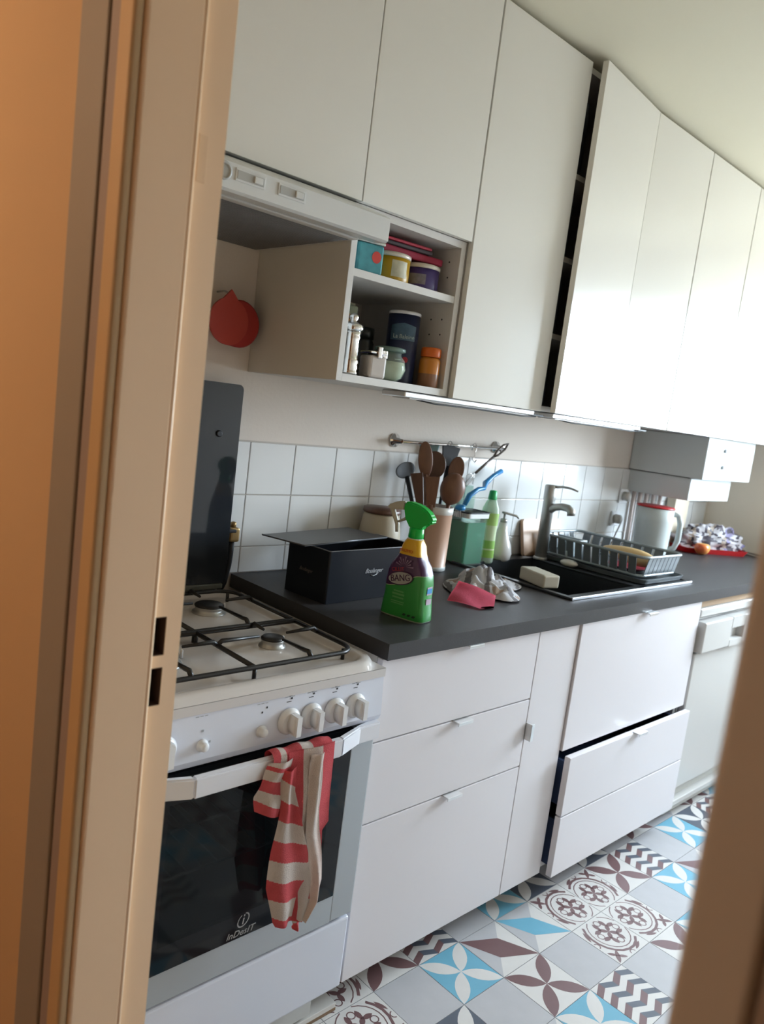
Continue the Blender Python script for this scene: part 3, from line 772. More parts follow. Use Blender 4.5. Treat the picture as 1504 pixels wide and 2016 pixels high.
# white board under the cooker, chipped at its right end
m = MB()
m.box(-0.66, 0.004, 0.012, 0.058, -0.0005+0.0008, 0.021, 0, 0.001)
m.box(-0.66, -0.05, 0.058, 0.56, 0.0003, 0.021, 0, 0.001)
o = build('plinth_board', m, CARC); tag(o, 'white laminated board lying on the floor under the cooker', 'board')
build('chipped_edge', MB().box(-0.64, 0.0042, 0.0112, 0.0125, 0.001, 0.009), mat('chip_brown', (0.20, 0.13, 0.08), 0.8, var=0.3, vscale=60), o)

# ------------------------------------------------------------------ towel over the oven handle
RED = mat('towel_red', (0.74, 0.13, 0.145), 0.95, var=0.12, vscale=60, bump=0.6, bscale=500)
CRM = mat('towel_cream', (0.78, 0.69, 0.63), 0.95, var=0.08, vscale=60, bump=0.6, bscale=500)
def lerp_tab(tab, z):
    """tab: list of (z, x) from top to bottom"""
    if z >= tab[0][0]: return tab[0][1]
    for (z0, x0), (z1, x1) in zip(tab, tab[1:]):
        if z >= z1: return x0+(x1-x0)*(z0-z)/(z0-z1)
    return tab[-1][1]
def sheet(mb, L, R, ztop, zbL, zbR, y, folds, stripes, nu=34, nv=60, ph=0.0, slant=0.0):
    def f(u, v):
        zb = zbL+(zbR-zbL)*u
        z = ztop+(zb-ztop)*v
        z2 = z
        x = lerp_tab(L, z)*(1-u)+lerp_tab(R, z)*u
        yy = y + folds*math.sin(u*PI*2.6+ph+v*0.8)*(0.35+0.65*v) - 0.006*math.sin(PI*u) + 0.003*math.sin(v*9+u*5+ph)
        return Vector((x, yy, z2))
    mb.grid(f, nu*3, nv*3, stripes)
m = MB()
HY = -0.098
# roll over the bar
def roll(x0, x1, stripe):
    def f(u, v):
        a = -PI*0.15+v*PI*1.3
        x = x0+(x1-x0)*u
        z = 0.764+0.0135*math.sin(a)+0.002*math.sin(u*17); yy = -0.082-0.0155*math.cos(a)
        if v < .02: z = 0.735
        return Vector((x, yy, z))
    m.grid(f, 60, 10, stripe)
roll(-0.347, -0.205, lambda u, v: 0 if (u < .12 or .22 < u < .46 or u > .66) else 1)
# back layer, vertical stripes, right side
sheet(m, [(0.78, -0.315), (0.60, -0.300), (0.42, -0.270), (0.38, -0.255)], [(0.775, -0.205), (0.69, -0.197), (0.600, -0.192), (0.585, -0.207), (0.50, -0.203), (0.44, -0.210), (0.39, -0.240)],
      0.775, 0.425, 0.392, HY-0.001, 0.004, lambda u, v: 0 if (u < .30 or u > .70) else 1)
# left flap (short)
def st_flap(u, v):
    k = v*1.0-u*0.10
    return 0 if (0.05 < k < .12 or .30 < k < .52 or .76 < k) else 1
sheet(m, [(0.78, -0.347), (0.744, -0.366), (0.702, -0.381), (0.676, -0.379), (0.64, -0.372)], [(0.78, -0.305), (0.63, -0.300)], 0.762, 0.674, 0.636, HY-0.001, 0.004,
      st_flap, 24, 34, 1.0)
# front layer, horizontal stripes
def st_main(u, v):
    k = (v*7.6 + (1-u)*0.55) % 1.9
    return 0 if k < 0.95 else 1
sheet(m, [(0.74, -0.330), (0.66, -0.325), (0.582, -0.333), (0.506, -0.334), (0.43, -0.313), (0.417, -0.305)], [(0.74, -0.296), (0.696, -0.294), (0.608, -0.266), (0.556, -0.248), (0.481, -0.233), (0.447, -0.228), (0.40, -0.246)],
      0.745, 0.418, 0.408, HY-0.006, 0.007, st_main, 34, 60, 2.1)
# cream hem fold down the right
sheet(m, [(0.72, -0.268), (0.60, -0.262), (0.52, -0.240), (0.45, -0.228), (0.41, -0.245)], [(0.72, -0.238), (0.60, -0.226), (0.556, -0.216), (0.485, -0.204), (0.443, -0.209), (0.41, -0.240)],
      0.765, 0.412, 0.408, HY-0.012, 0.003, lambda u, v: 1, 10, 40, 0.4)
sheet(m, [(0.42, -0.262), (0.38, -0.250)], [(0.42, -0.240), (0.38, -0.240)], 0.42, 0.384, 0.386, HY+0.002, 0.002, lambda u, v: 0 if v > .5 else 1, 8, 8)
m.thick(0.0016)
tag(build('kitchen_towel', m, [RED, CRM]), 'red and cream striped towel draped over the oven door handle', 'towel')

# ------------------------------------------------------------------ extractor hood
t = thing('extractor_hood', 'white slim extractor hood above the cooker with grey filter underneath', 'hood', (-0.31, 0.3, 1.79))
HX0, HX1 = -0.605, -0.008
m = MB()
m.prism([(0.640, 1.797), (0.640, 1.876), (0.252, 1.876), (0.150, 1.838), (0.141, 1.832), (0.141, 1.786), (0.148, 1.782), (0.190, 1.786), (0.200, 1.797)], HX0, HX1, 0, 'YZ')
build('body', m, HOODW, t)
FILT = mat('filter_mesh', (0.20, 0.195, 0.19), 0.45, metal=0.4, var=0.1, vscale=30)
m = MB().box(HX0+0.03, HX1-0.03, 0.235, 0.61, 1.789, 1.7965)
for k in range(46):
    y = 0.243+k*0.008; m.box(HX0+0.035, HX1-0.035, y, y+0.003, 1.7875, 1.7895)
build('filter', m, FILT, t)
build('lamp_cover', MB().box(HX0+0.03, HX1-0.03, 0.205, 0.228, 1.786, 1.797, 0, 0.002), mat('lamp_lens', (0.55, 0.55, 0.54), 0.3, var=0.03), t)
GREYM = mat('hood_grey', (0.40, 0.41, 0.40), 0.4, var=0.05)
for x0, x1 in ((-0.400, -0.335), (-0.305, -0.240)):
    s_ = build('slider', MB().box(x0, x1, 0.1385, 0.1415, 1.803, 1.826, 0, 0.0012), GREYM if False else HOODW, t)
    build('slider_slot', MB().box(x0+0.004, x1-0.004, 0.1375, 0.1386, 1.807, 1.822), GREYM, s_)
    build('slider_knob', MB().box(x1-0.026, x1-0.008, 0.134, 0.1377, 1.8085, 1.8205, 0, 0.0012), HOODW, s_)
build('slider_ring', MB().lathe([(0.017, 0.0), (0.017, 0.003), (0.013, 0.003), (0.012, 0.0005)], (-0.425, 0.1412, 1.814), 22, axis='Y'), GREYM, t)

# ------------------------------------------------------------------ wall units
YU = 0.25; ZB, ZM, ZT = 1.478, 1.882, 2.482
DOORM = GLOSSW
def wall_unit(name, label, x0, x1, z0, z1, doors=1, body=True, group=None):
    t = thing(name, label, 'cabinet', ((x0+x1)/2, 0.45, z0), group=group)
    mb = MB(); k = 0.016; y0, y1 = YU+0.02, YW-0.001
    mb.box(x0+.001, x0+k, y0, y1, z0, z1).box(x1-k, x1-.001, y0, y1, z0, z1).box(x0+k, x1-k, y0, y1, z0, z0+k).box(x0+k, x1-k, y0, y1, z1-k, z1).box(x0+k, x1-k, y1-0.006, y1, z0+k, z1-k)
    build('carcass', mb, CARC, t)
    return t
def wdoor(t, x0, x1, z0, z1, y=YU):
    return build('door', MB().box(x0+.0015, x1-.0015, y, y+0.018, z0-0.002, z1, 0, 0.0012), DOORM, t)
t = wall_unit('wall_cabinet', 'short white wall cabinet directly above the extractor hood', -0.605, -0.003, ZM+0.003, ZT); wdoor(t, -0.605, -0.003, ZM+0.003, ZT)
t = wall_unit('wall_cabinet', 'short white wall cabinet above the open spice shelves', -0.003, 0.385, ZM+0.003, ZT); wdoor(t, -0.003, 0.385, ZM+0.003, ZT)
t = wall_unit('wall_cabinet', 'tall white wall cabinet with closed door right of the spice shelves', 0.388, 0.798, ZB, ZT); wdoor(t, 0.388, 0.798, ZB, ZT)
# unit with the door ajar, its shelves seen through the gap
t = thing('wall_cabinet', 'tall white wall cabinet whose door stands slightly ajar', 'cabinet', (1.0, 0.45, ZB))
mb = MB(); k = 0.016; y0, y1 = YU+0.02, YW-0.001; x0, x1 = 0.802, 1.198
mb.box(x0, x0+k, y0, y1, ZB, ZT).box(x1-k, x1, y0, y1, ZB, ZT).box(x0+k, x1-k, y0, y1, ZB, ZB+k).box(x0+k, x1-k, y0, y1, ZT-k, ZT).box(x0+k, x1-k, y1-0.006, y1, ZB+k, ZT-k)
build('carcass', mb, CARC, t)
for z in (1.70, 1.93, 2.17): build('shelf', MB().box(x0+k, x1-k, y0+0.004, y1-0.006, z, z+0.016), CARC, t)
a = math.radians(6.4); ct = MB().box(-0.397, 0.0, -0.018, 0.0, ZB-0.002, ZT, 0, 0.0012)
bmesh.ops.rotate(ct.bm, verts=ct.bm.verts[:], cent=(0, 0, 0), matrix=Matrix.Rotation(a, 3, 'Z'))
bmesh.ops.translate(ct.bm, verts=ct.bm.verts[:], vec=(1.199, YU+0.017, 0))
build('door', ct, DOORM, t)
t = wall_unit('wall_cabinet', 'tall white wall cabinet next right of the ajar one', 1.202, 1.610, ZB, ZT); wdoor(t, 1.202, 1.610, ZB, ZT)
t = wall_unit('wall_cabinet', 'tall white wall cabinet second right of the ajar one', 1.614, 2.050, ZB, ZT); wdoor(t, 1.614, 2.050, ZB, ZT)
t = wall_unit('wall_cabinet', 'tall white wall cabinet over the boiler casing', 2.054, 2.520, ZB, ZT); wdoor(t, 2.054, 2.520, ZB, ZT)
t = wall_unit('wall_cabinet', 'tall white wall cabinet against the end wall', 2.524, 2.990, ZB, ZT); wdoor(t, 2.524, 2.990, ZB, ZT)
# made-up dark jars, added so the gap of the ajar cabinet looks dark
for i, (x, z, h) in enumerate(((0.86, 1.494, 0.17), (0.865, 1.716, 0.18), (0.86, 1.946, 0.19), (0.87, 2.186, 0.22))):
    o = build('filler_jar', MB().lathe([(0.036, z), (0.038, z+0.01), (0.038, z+h-0.03), (0.034, z+h-0.02), (0.034, z+h)], (x, 0.335, 0), 16), [mat('filler_jar_dark', (0.03, 0.035, 0.05), 0.4, var=0.2)])
    tag(o, 'added dark filler jar on the %s shelf inside the ajar cabinet' % ('bottom', 'second', 'third', 'top')[i], 'jar', 'added dark filler jars inside the ajar cabinet')

# open spice shelves
t = shelf = thing('spice_shelf', 'open white wall shelf unit with two compartments of tins and spices', 'shelf', (0.185, 0.45, ZB))
y0, y1 = YU+0.018, YW-0.001
x0, x1 = -0.006, 0.384
build('side_panel', MB().box(x0, x0+0.018, y0, y1, ZB, ZM, 0, 0.0008), CARC, t)
build('side_panel', MB().box(x1-0.018, x1, y0, y1, ZB, ZM, 0, 0.0008), CARC, t)
build('top_panel', MB().box(x0+.018, x1-.018, y0, y1, ZM-0.018, ZM), CARC, t)
build('bottom_panel', MB().box(x0+.018, x1-.018, y0, y1, ZB, ZB+0.018), CARC, t)
build('back_panel', MB().box(x0+.018, x1-.018, y1-0.006, y1, ZB+.018, ZM-.018), CARC, t)
build('shelf_board', MB().box(x0+.018, x1-.018, y0+0.002, y1-0.006, 1.722, 1.740, 0, 0.0008), CARC, t)
m = MB()
for z in (1.56, 1.60, 1.64, 1.68, 1.79, 1.83):
    for y in (0.305, 0.345): m.lathe([(0.0025, 0.0), (0.0025, -0.0008)], (x1-0.0178, y, z), 8, axis='X')
build('shelf_pins', m, DARKIN, t)
# LED light bars under the wall units
for i, (xa, xb, lab) in enumerate(((0.235, 0.800, 'grey metal light bar under the spice shelf and tall cabinet'), (0.900, 1.460, 'grey metal light bar under the ajar cabinet'))):
    t = thing('under_cabinet_light', lab, 'light bar', ((xa+xb)/2, 0.32, 1.46))
    build('housing', MB().box(xa, xb, 0.275, 0.365, 1.4615, 1.4765, 0, 0.003), ALU, t)
    build('diffuser', MB().box(xa+0.03, xb-0.02, 0.287, 0.353, 1.4588, 1.4616), PLASTW, t)
    build('cable', MB().tube([(xa+0.06, 0.29, 1.459), (xa+0.12, 0.283, 1.4545), (xa+0.20, 0.283, 1.4555), (xa+0.3, 0.287, 1.4565), (xb-0.05, 0.283, 1.455), (xb+0.02, 0.283, 1.459)], 0.0022, 6), BLKP, t)
    build('connector', MB().box(xb-0.01, xb+0.05, 0.276, 0.292, 1.460, 1.4665, 0, 0.001), BLKP, t)

# ------------------------------------------------------------------ boiler casing under the far cabinets
t = thing('boiler', 'grey white boxed wall boiler hanging below the far wall cabinets', 'boiler', (2.3, 0.45, 1.18))
BOIL = mat('boiler_enamel', (0.55, 0.585, 0.60), 0.35, var=0.02)
build('casing', MB().box(2.095, 2.600, 0.295, 0.643, 1.292, 1.4765, 0, 0.003), BOIL, t)
build('lower_casing', MB().box(2.100, 2.520, 0.345, 0.643, 1.192, 1.290, 0, 0.003), BOIL, t)
build('seam', MB().box(2.094, 2.30, 0.35, 0.643, 1.2895, 1.2925), mat('seam_dark', (0.1, 0.1, 0.1), 0.6, var=0.1), t)
for z in (1.352, 1.425): build('knob', MB().lathe([(0.008, 0), (0.008, 0.008), (0.006, 0.010)], (2.27, 0.295, z), 14, axis='Y'), SILV, t)
PIPE = mat('painted_pipe', (0.62, 0.52, 0.48), 0.4, var=0.08)
for i, x in enumerate((2.14, 2.20, 2.26, 2.33, 2.40)):
    build('pipe', MB().tube([(x, 0.62, 1.193), (x, 0.62, 1.10), (x+0.003, 0.62, 0.9195)], 0.010, 8), PIPE, t)

# ------------------------------------------------------------------ utensil rail on the wall
t = thing('utensil_rail', 'thin steel rail screwed to the wall above the tiles', 'rail', (0.83, 0.61, 1.33))
build('bar', MB().tube([(0.572, 0.602, 1.328), (1.105, 0.602, 1.334)], 0.0055, 8), CHROME, t)
for x, z in ((0.575, 1.328), (1.10, 1.334)):
    build('bracket', MB().lathe([(0.022, 0.0), (0.022, 0.005), (0.010, 0.008), (0.007, 0.04)], (x, YW-0.001, z), 18, axis='Y'), CHROME, t)
for x in (0.80, 0.93):
    h = MB().tube([(x, 0.612, 1.318), (x, 0.610, 1.338), (x, 0.602, 1.3445), (x, 0.594, 1.338), (x, 0.595, 1.30), (x, 0.602, 1.285), (x, 0.592, 1.277), (x, 0.585, 1.287)], 0.0022, 6)
    tag(build('rail_hook', h, CHROME), 'empty steel hook on the rail, %s of the two' % ('left' if x < .9 else 'right'), 'hook')
# black-handled whisk hanging slantwise from the rail end
t = thing('hanging_tongs', 'dark metal handled tongs leaning slantwise at the right end of the rail', 'tongs', (1.02, 0.59, 1.24))
p0, p1 = Vector((0.955, 0.600, 1.240)), Vector((1.098, 0.588, 1.352))
d_ = (p1-p0).normalized(); n_ = Vector((-d_.z, 0, d_.x))
DKM = mat('dark_steel', (0.13, 0.11, 0.10), 0.35, metal=0.6, var=0.1)
m = MB().tube([p0, p0+d_*0.10], 0.0048, 8)
m.tube([p0+d_*0.10, p0+d_*0.125+n_*0.009, p1-d_*0.02+n_*0.010, p1+d_*0.004, p1-d_*0.02-n_*0.010, p0+d_*0.125-n_*0.009, p0+d_*0.10], 0.0040, 6)
m.tube([p0+d_*0.135+n_*0.008, p0+d_*0.145-n_*0.008], 0.0035, 6)
build('handle', m, DKM, t)
m = MB()
for k in (-1, 0, 1): m.tube([p0, p0-d_*0.03+n_*k*0.016, p0-d_*0.07+n_*k*0.020+Vector((0, .004, 0)), p0-d_*0.10+n_*k*0.006], 0.0014, 5)
build('wire_head', m, CHROME, t)

# ------------------------------------------------------------------ utensil holder
hx, hy = 0.703, 0.535
TANP = ramp_mat('bamboo_pot', [(0.0, (0.50, 0.52, 0.52)), (0.016, (0.50, 0.31, 0.22)), (0.19, (0.55, 0.53, 0.50)), (0.22, (0.5, 0.5, 0.5))], 'Z', 0.4)
t = thing('utensil_pot', 'tall tan round pot with silver bands holding wooden spoons', 'utensil pot', (hx, hy, 0.918), local=True)
build('pot', MB().lathe([(0.050, 0.0), (0.054, 0.004), (0.054, 0.016), (0.0525, 0.018), (0.054, 0.19), (0.0555, 0.192), (0.056, 0.213), (0.052, 0.214), (0.050, 0.19), (0.047, 0.03), (0.001, 0.028)], (0, 0, 0), 32), TANP, t)
def utensil(name, label, foot, head, hr, mt, kind='spoon', tilt=0.0, hr2=None):
    f = Vector(foot); h = Vector(head); d = (h-f).normalized()
    t = thing(name, label, 'utensil', f, local=True)
    L = (h-f).length
    q = Vector((0, 0, 1)).rotation_difference(d).to_matrix()
    R2 = q @ Matrix.Rotation(tilt, 3, 'Z')
    hr2 = hr2 or hr
    m = MB().tube([Vector((0, 0, 0)), d*(L*0.5), d*(L-hr2*0.8)], [0.006, 0.006, 0.0075], 8)
    build('handle', m, mt, t)
    m = MB()
    if kind == 'spoon':
        def dish(p, c):
            if c.y < 0: p.y = p.y*0.3+0.004*(1-c.x*c.x-c.z*c.z)
            return p
        m.ell(d*L, hr, 0.010, hr2, rot=R2, fn=dish)
    elif kind == 'ball':
        m.ell(d*L, hr, hr*0.75, hr2, rot=R2)
    elif kind == 'spatula':
        m.box(-hr, hr, -0.003, 0.003, -hr2, hr2, 0, 0.0025, 2)
        for v in m.bm.verts:
            k_ = 0.55+0.45*(v.co.z+hr2)/(2*hr2)
            v.co.x *= k_
            v.co = R2 @ v.co + d*L
    elif kind == 'leaf':
        m.ell(d*L, hr, 0.004, hr2, rot=R2)
    build('head', m, mt, t)
    return t
B = Vector((hx, hy, 0.952))
vt = math.radians(-44)
WOODM = wood_mat('mid_wood', (0.12, 0.055, 0.035), (0.23, 0.11, 0.065), 16, 0.4, (5, 5, 1))
utensil('wooden_spatula', 'tall narrow pointed wooden spatula, highest of the utensils in the pot', B+Vector((-.01, .01, 0)), (0.650, 0.565, 1.278), 0.024, WOODM, 'leaf', vt, 0.060)
utensil('wooden_spoon', 'round dark wooden spoon upright in the middle of the pot', B+Vector((0, .015, 0)), (0.702, 0.570, 1.262), 0.038, WOODD, 'spoon', vt, 0.046)
utensil('wooden_ladle', 'large glossy brown wooden ladle at the front of the pot', B+Vector((.012, -.01, 0)), (0.716, 0.490, 1.195), 0.041, WOODM, 'ball', vt, 0.054)
utensil('wooden_spoon', 'reddish brown oval wooden spoon leaning right in the pot', B+Vector((.02, 0, 0)), (0.802, 0.560, 1.250), 0.027, WOODM, 'spoon', vt, 0.047)
utensil('slotted_spoon', 'black slotted plastic spoon behind the wooden spoons', B+Vector((.02, .02, 0)), (0.792, 0.590, 1.290), 0.038, BLKP, 'spatula', vt+0.5, 0.040)
utensil('black_ladle', 'black plastic ladle hooked over the left of the pot', B+Vector((-.03, 0, 0)), (0.590, 0.590, 1.238), 0.042, BLKP, 'spoon', vt+0.7, 0.026)
utensil('wooden_spatula', 'short flat wooden spatula leaning left in the pot', B+Vector((-.02, -.01, 0)), (0.640, 0.510, 1.180), 0.025, WOODM, 'spatula', vt, 0.052)
utensil('wooden_fork', 'dark brown wooden turner leaning furthest left in the pot', B+Vector((-.028, -.005, 0)), (0.598, 0.530, 1.185), 0.020, WOODD, 'spatula', vt, 0.055)
utensil('teal_spatula', 'pale blue green plastic spatula behind the wooden spoons', B+Vector((.01, .028, 0)), (0.722, 0.620, 1.300), 0.036, mat('teal_plastic', (0.22, 0.36, 0.38), 0.4, var=0.05), 'spatula', vt, 0.030)

# ------------------------------------------------------------------ green caddy with brushes
t = thing('brush_caddy', 'green liquid filled clear tub behind the tan pot', 'tub', (0.935, 0.575, 0.918))
GRN = clear_mat('green_tint', (0.005, 0.22, 0.12), 0.15, 0.08)
GRNL = clear_mat('clear_plastic', (0.86, 0.93, 0.90), 0.93, 0.08)
def rect_poly(x0, x1, y0, y1, c=0.012, n=4):
    p = []
    for cx, cy, a0 in ((x1-c, y0+c, -PI/2), (x1-c, y1-c, 0), (x0+c, y1-c, PI/2), (x0+c, y0+c, PI)):
        p += [(cx+c*math.cos(a0+PI/2*i/n), cy+c*math.sin(a0+PI/2*i/n)) for i in range(n+1)]
    return p
def tub(mb, x0, x1, y0, y1, z0, z1, t_=0.003, c=0.012, taper=0.0):
    def ring(e, z, sh=0):
        return [mb.bm.verts.new((px, py, z)) for px, py in rect_poly(x0+e, x1-e, y0+e, y1-e, c)]
    rs = [ring(taper, z0), ring(0, z1), ring(t_, z1), ring(taper+t_, z0+t_)]
    n = len(rs[0])
    for a_, b_ in zip(rs, rs[1:]):
        for k_ in range(n): mb.bm.faces.new((a_[k_], a_[(k_+1) % n], b_[(k_+1) % n], b_[k_]))
    mb.bm.faces.new(rs[0][::-1]); mb.bm.faces.new(rs[-1])
    return mb
build('tub', tub(MB(), 0.870, 0.985, 0.535, 0.622, 0.9185, 1.093), GRNL, t)
build('liquid', MB().prism(rect_poly(0.8735, 0.9815, 0.5385, 0.6185, 0.010), 0.9225, 1.070, 0, 'XY'), GRN, t)
build('rim_band', tub(MB(), 0.867, 0.988, 0.532, 0.625, 1.086, 1.104, 0.0028), STEEL, t)
build('rim_lid', MB().tube([(px, py, 1.105) for px, py in rect_poly(0.867, 0.988, 0.532, 0.625, 0.012)], 0.003, 6, closed=True), BLKP, t)
t = thing('dish_brush', 'bright blue dish brush with curved handle lying over the clear tub', 'brush', (0.93, 0.58, 1.10))
BLU = mat('blue_plastic', (0.02, 0.20, 0.46), 0.3, var=0.05)
build('handle', MB().tube([(0.870, 0.560, 1.130), (0.885, 0.556, 1.165), (0.925, 0.555, 1.187), (0.965, 0.560, 1.190), (1.005, 0.590, 1.205), (1.045, 0.592, 1.232), (1.090, 0.592, 1.252)], [0.008, 0.010, 0.008, 0.007, 0.011, 0.008, 0.009], 10), BLU, t)
m = MB().ell((0.868, 0.575, 1.118), 0.020, 0.018, 0.012)
build('head', m, BLU, t)
m = MB()
for i in range(26):
    a_ = i*2.4; r_ = 0.016*math.sqrt(i/26)
    m.tube([(0.868+r_*math.cos(a_), 0.575+r_*math.sin(a_), 1.110), (0.868+r_*1.3*math.cos(a_), 0.575+r_*1.3*math.sin(a_), 1.085)], 0.0012, 4)
o = build('bristles', m, PLASTW, t); o['kind'] = 'stuff'
t = thing('glass_jar', 'clear glass jar with wire clasp standing on the green tub', 'jar', (0.925, 0.603, 1.1085), local=True)
build('glass', MB().lathe([(0.030, 0.0), (0.032, 0.004), (0.032, 0.06), (0.022, 0.075), (0.022, 0.085), (0.019, 0.085), (0.019, 0.075), (0.029, 0.058), (0.029, 0.004), (0.001, 0.003)], seg=24), GRNL, t)
build('wire_clasp', MB().tube([(-0.024, 0, 0.085), (-0.010, -0.01, 0.112), (0.012, -0.01, 0.120), (0.026, 0, 0.090)], 0.0013, 5), STEEL, t)
# dish soap
t = thing('dish_soap_bottle', 'slim clear dish soap bottle with light green label and green cap', 'bottle', (1.020, 0.560, 0.918), rotz=math.radians(-44), local=True)
SOAPB = clear_mat('soap_clear', (0.72, 0.90, 0.76), 0.45, 0.1)
build('bottle', MB().lathe([(0.028, 0.0), (0.033, 0.006), (0.033, 0.03), (0.030, 0.10), (0.032, 0.17), (0.030, 0.20), (0.020, 0.225), (0.014, 0.235)], sy=0.62, seg=28), SOAPB, t)
build('label', MB().lathe([(0.0335, 0.022), (0.0308, 0.10), (0.0328, 0.185)], sy=0.64, seg=28, cap=False),
      ramp_mat('soap_label', [(0.022, (0.28, 0.52, 0.10)), (0.05, (0.62, 0.70, 0.45)), (0.055, (0.25, 0.50, 0.10)), (0.085, (0.55, 0.68, 0.42)), (0.14, (0.36, 0.58, 0.16)), (0.185, (0.4, 0.6, 0.2))], 'Z', 0.4), t)
build('cap', MB().lathe([(0.015, 0.233), (0.016, 0.236), (0.014, 0.262), (0.010, 0.266), (0.001, 0.267)], seg=20), mat('green_cap', (0.02, 0.40, 0.12), 0.35, var=0.03), t)
# white pump dispenser
t = thing('soap_dispenser', 'white teardrop ceramic soap pump bottle left of the cutting board', 'dispenser', (1.125, 0.575, 0.918), local=True)
build('vase', MB().lathe([(0.030, 0.0), (0.042, 0.010), (0.046, 0.03), (0.040, 0.06), (0.026, 0.095), (0.017, 0.125), (0.015, 0.145), (0.001, 0.146)], seg=28), mat('white_ceramic', (0.62, 0.61, 0.60), 0.2, var=0.02), t)
build('pump', MB().lathe([(0.013, 0.145), (0.013, 0.158), (0.004, 0.160), (0.004, 0.178)], seg=14).tube([(0.012, 0.0, 0.180), (-0.012, 0, 0.182), (0.0, 0.0, 0.181), (0.035, -0.03, 0.174), (0.042, -0.036, 0.166)], 0.0045, 8), STEEL, t)
# cutting board
bd = MB().prism(rect_poly(1.31, 1.565, 0.921, 1.068, 0.014), 0.0, 0.014, 0, 'XZ')
bmesh.ops.rotate(bd.bm, verts=bd.bm.verts[:], cent=(1.4, 0, 0.921), matrix=Matrix.Rotation(math.radians(-12), 3, 'X'))
bmesh.ops.translate(bd.bm, verts=bd.bm.verts[:], vec=(0, 0.592, -0.0005))
tag(build('cutting_board', bd, WOODL), 'light wooden cutting board leaning on the tiles behind the tap', 'cutting board')

# ------------------------------------------------------------------ black box with its lid askew
ba = math.radians(3)
t = thing('bread_box', 'black metal storage box with open top near the cooker', 'box', (0.060, 0.290, 0.918), rotz=ba, local=True)
bl, bwid, bh = 0.335, 0.165, 0.137
build('box', tub(MB(), 0, bl, 0, bwid, 0.0005, bh, 0.003, 0.005), BLKM, t)
build('rim', MB().tube([(px, py, bh+0.0005) for px, py in rect_poly(0, bl, 0, bwid, 0.005)], 0.0016, 6, closed=True), mat('worn_rim', (0.16, 0.165, 0.18), 0.3, metal=0.6, var=0.1), t)
SCR = mat('script_print', (0.42, 0.43, 0.46), 0.5, var=0.02)
text('lettering', 'Boulanger', 0.018, SCR, t, (0.165, -0.0008, 0.078), FRONT, font_shear=0.45, sx=0.9)
sc_ = MB().tube([(0.155, -0.0012, 0.067), (0.165, -0.0012, 0.064), (0.178, -0.0012, 0.068)], 0.0010, 5)
build('flourish', sc_, SCR, t)
text('lettering', 'Boulanger', 0.014, mat('script_faint', (0.10, 0.085, 0.08), 0.5, var=0.02), t, (-0.0008, 0.085, 0.072), LEFT, font_shear=0.45, sx=0.9)
lp = [(-0.055, 0.190), (0.035-0.06, 0.070), (0.318, 0.128), (0.300, 0.262)]
# lid rests on the rim of the box, shoved back and to the left
lm = MB().prism([(-0.060, 0.205), (-0.034, 0.061), (0.312, 0.101), (0.297, 0.253)], bh+0.0025, bh+0.0055, 0, 'XY')
lid_ = build('lid', lm, mat('lid_black', (0.045, 0.044, 0.046), 0.38, var=0.15, vscale=5), t)
lid_['label'] = 'flat black lid lying askew over the open top'
build('lip', MB().tube([(-0.060, 0.205, bh+0.0055), (-0.034, 0.061, bh+0.0055), (0.312, 0.101, bh+0.0055)], 0.0014, 6), mat('worn_rim', (0, 0, 0)), lid_)

# cream canister behind the box
t = thing('canister', 'cream stoneware canister with brown wooden lid behind the spray bottle', 'canister', (0.480, 0.560, 0.918), local=True)
build('body', MB().lathe([(0.055, 0.0), (0.064, 0.012), (0.066, 0.12), (0.058, 0.175), (0.054, 0.185), (0.001, 0.186)], seg=32), mat('cream_stoneware', (0.42, 0.37, 0.28), 0.4, var=0.08), t)
build('lid', MB().lathe([(0.057, 0.186), (0.060, 0.190), (0.058, 0.202), (0.001, 0.206)], seg=32), WOODD, t)

# ------------------------------------------------------------------ spray bottle
t = thing('spray_bottle', 'green and purple cleaning spray bottle with bright green trigger head', 'spray bottle', (0.199, 0.137, 0.918), rotz=math.radians(-79.5), local=True)
prof = [(0.0, .062, .030), (.004, .065, .032), (.02, .0635, .032), (.06, .059, .031), (.09, .0595, .031), (.115, .056, .030), (.135, .049, .028), (.150, .037, .026), (.165, .030, .024), (.185, .026, .022), (.198, .021, .020), (.204, .016, .016)]
m = MB(); rings = []
N = 40
for z, wx, wy in prof:
    ring = []
    for k_ in range(N):
        a_ = 2*PI*k_/N; c_, s_ = math.cos(a_), math.sin(a_)
        e = 0.42 if z < .19 else .8
        ring.append(m.bm.verts.new((math.copysign(abs(c_)**e, c_)*wx + 0.010*(z/.2)*0, math.copysign(abs(s_)**e, s_)*wy, z)))
    rings.append(ring)
for a_, b_ in zip(rings, rings[1:]):
    for k_ in range(N):
        f = m.bm.faces.new((a_[k_], a_[(k_+1) % N], b_[(k_+1) % N], b_[k_])); f.smooth = True
m.bm.faces.new(rings[0][::-1]); m.bm.faces.new(rings[-1])
SPR = ramp_mat('spray_label', [(0.0, (0.42, 0.50, 0.40)), (0.004, (0.03, 0.27, 0.05)), (0.092, (0.30, 0.42, 0.25)), (0.095, (0.065, 0.022, 0.085)), (0.160, (0.62, 0.36, 0.01)), (0.199, (0.62, 0.60, 0.55)), (0.21, (0.6, 0.6, 0.55))], 'Z', 0.28)
# the swoosh between green and purple runs up to the right: tilt only that boundary with a skew in a second material
body = build('bottle', m, SPR, t)
n = SPR.node_tree
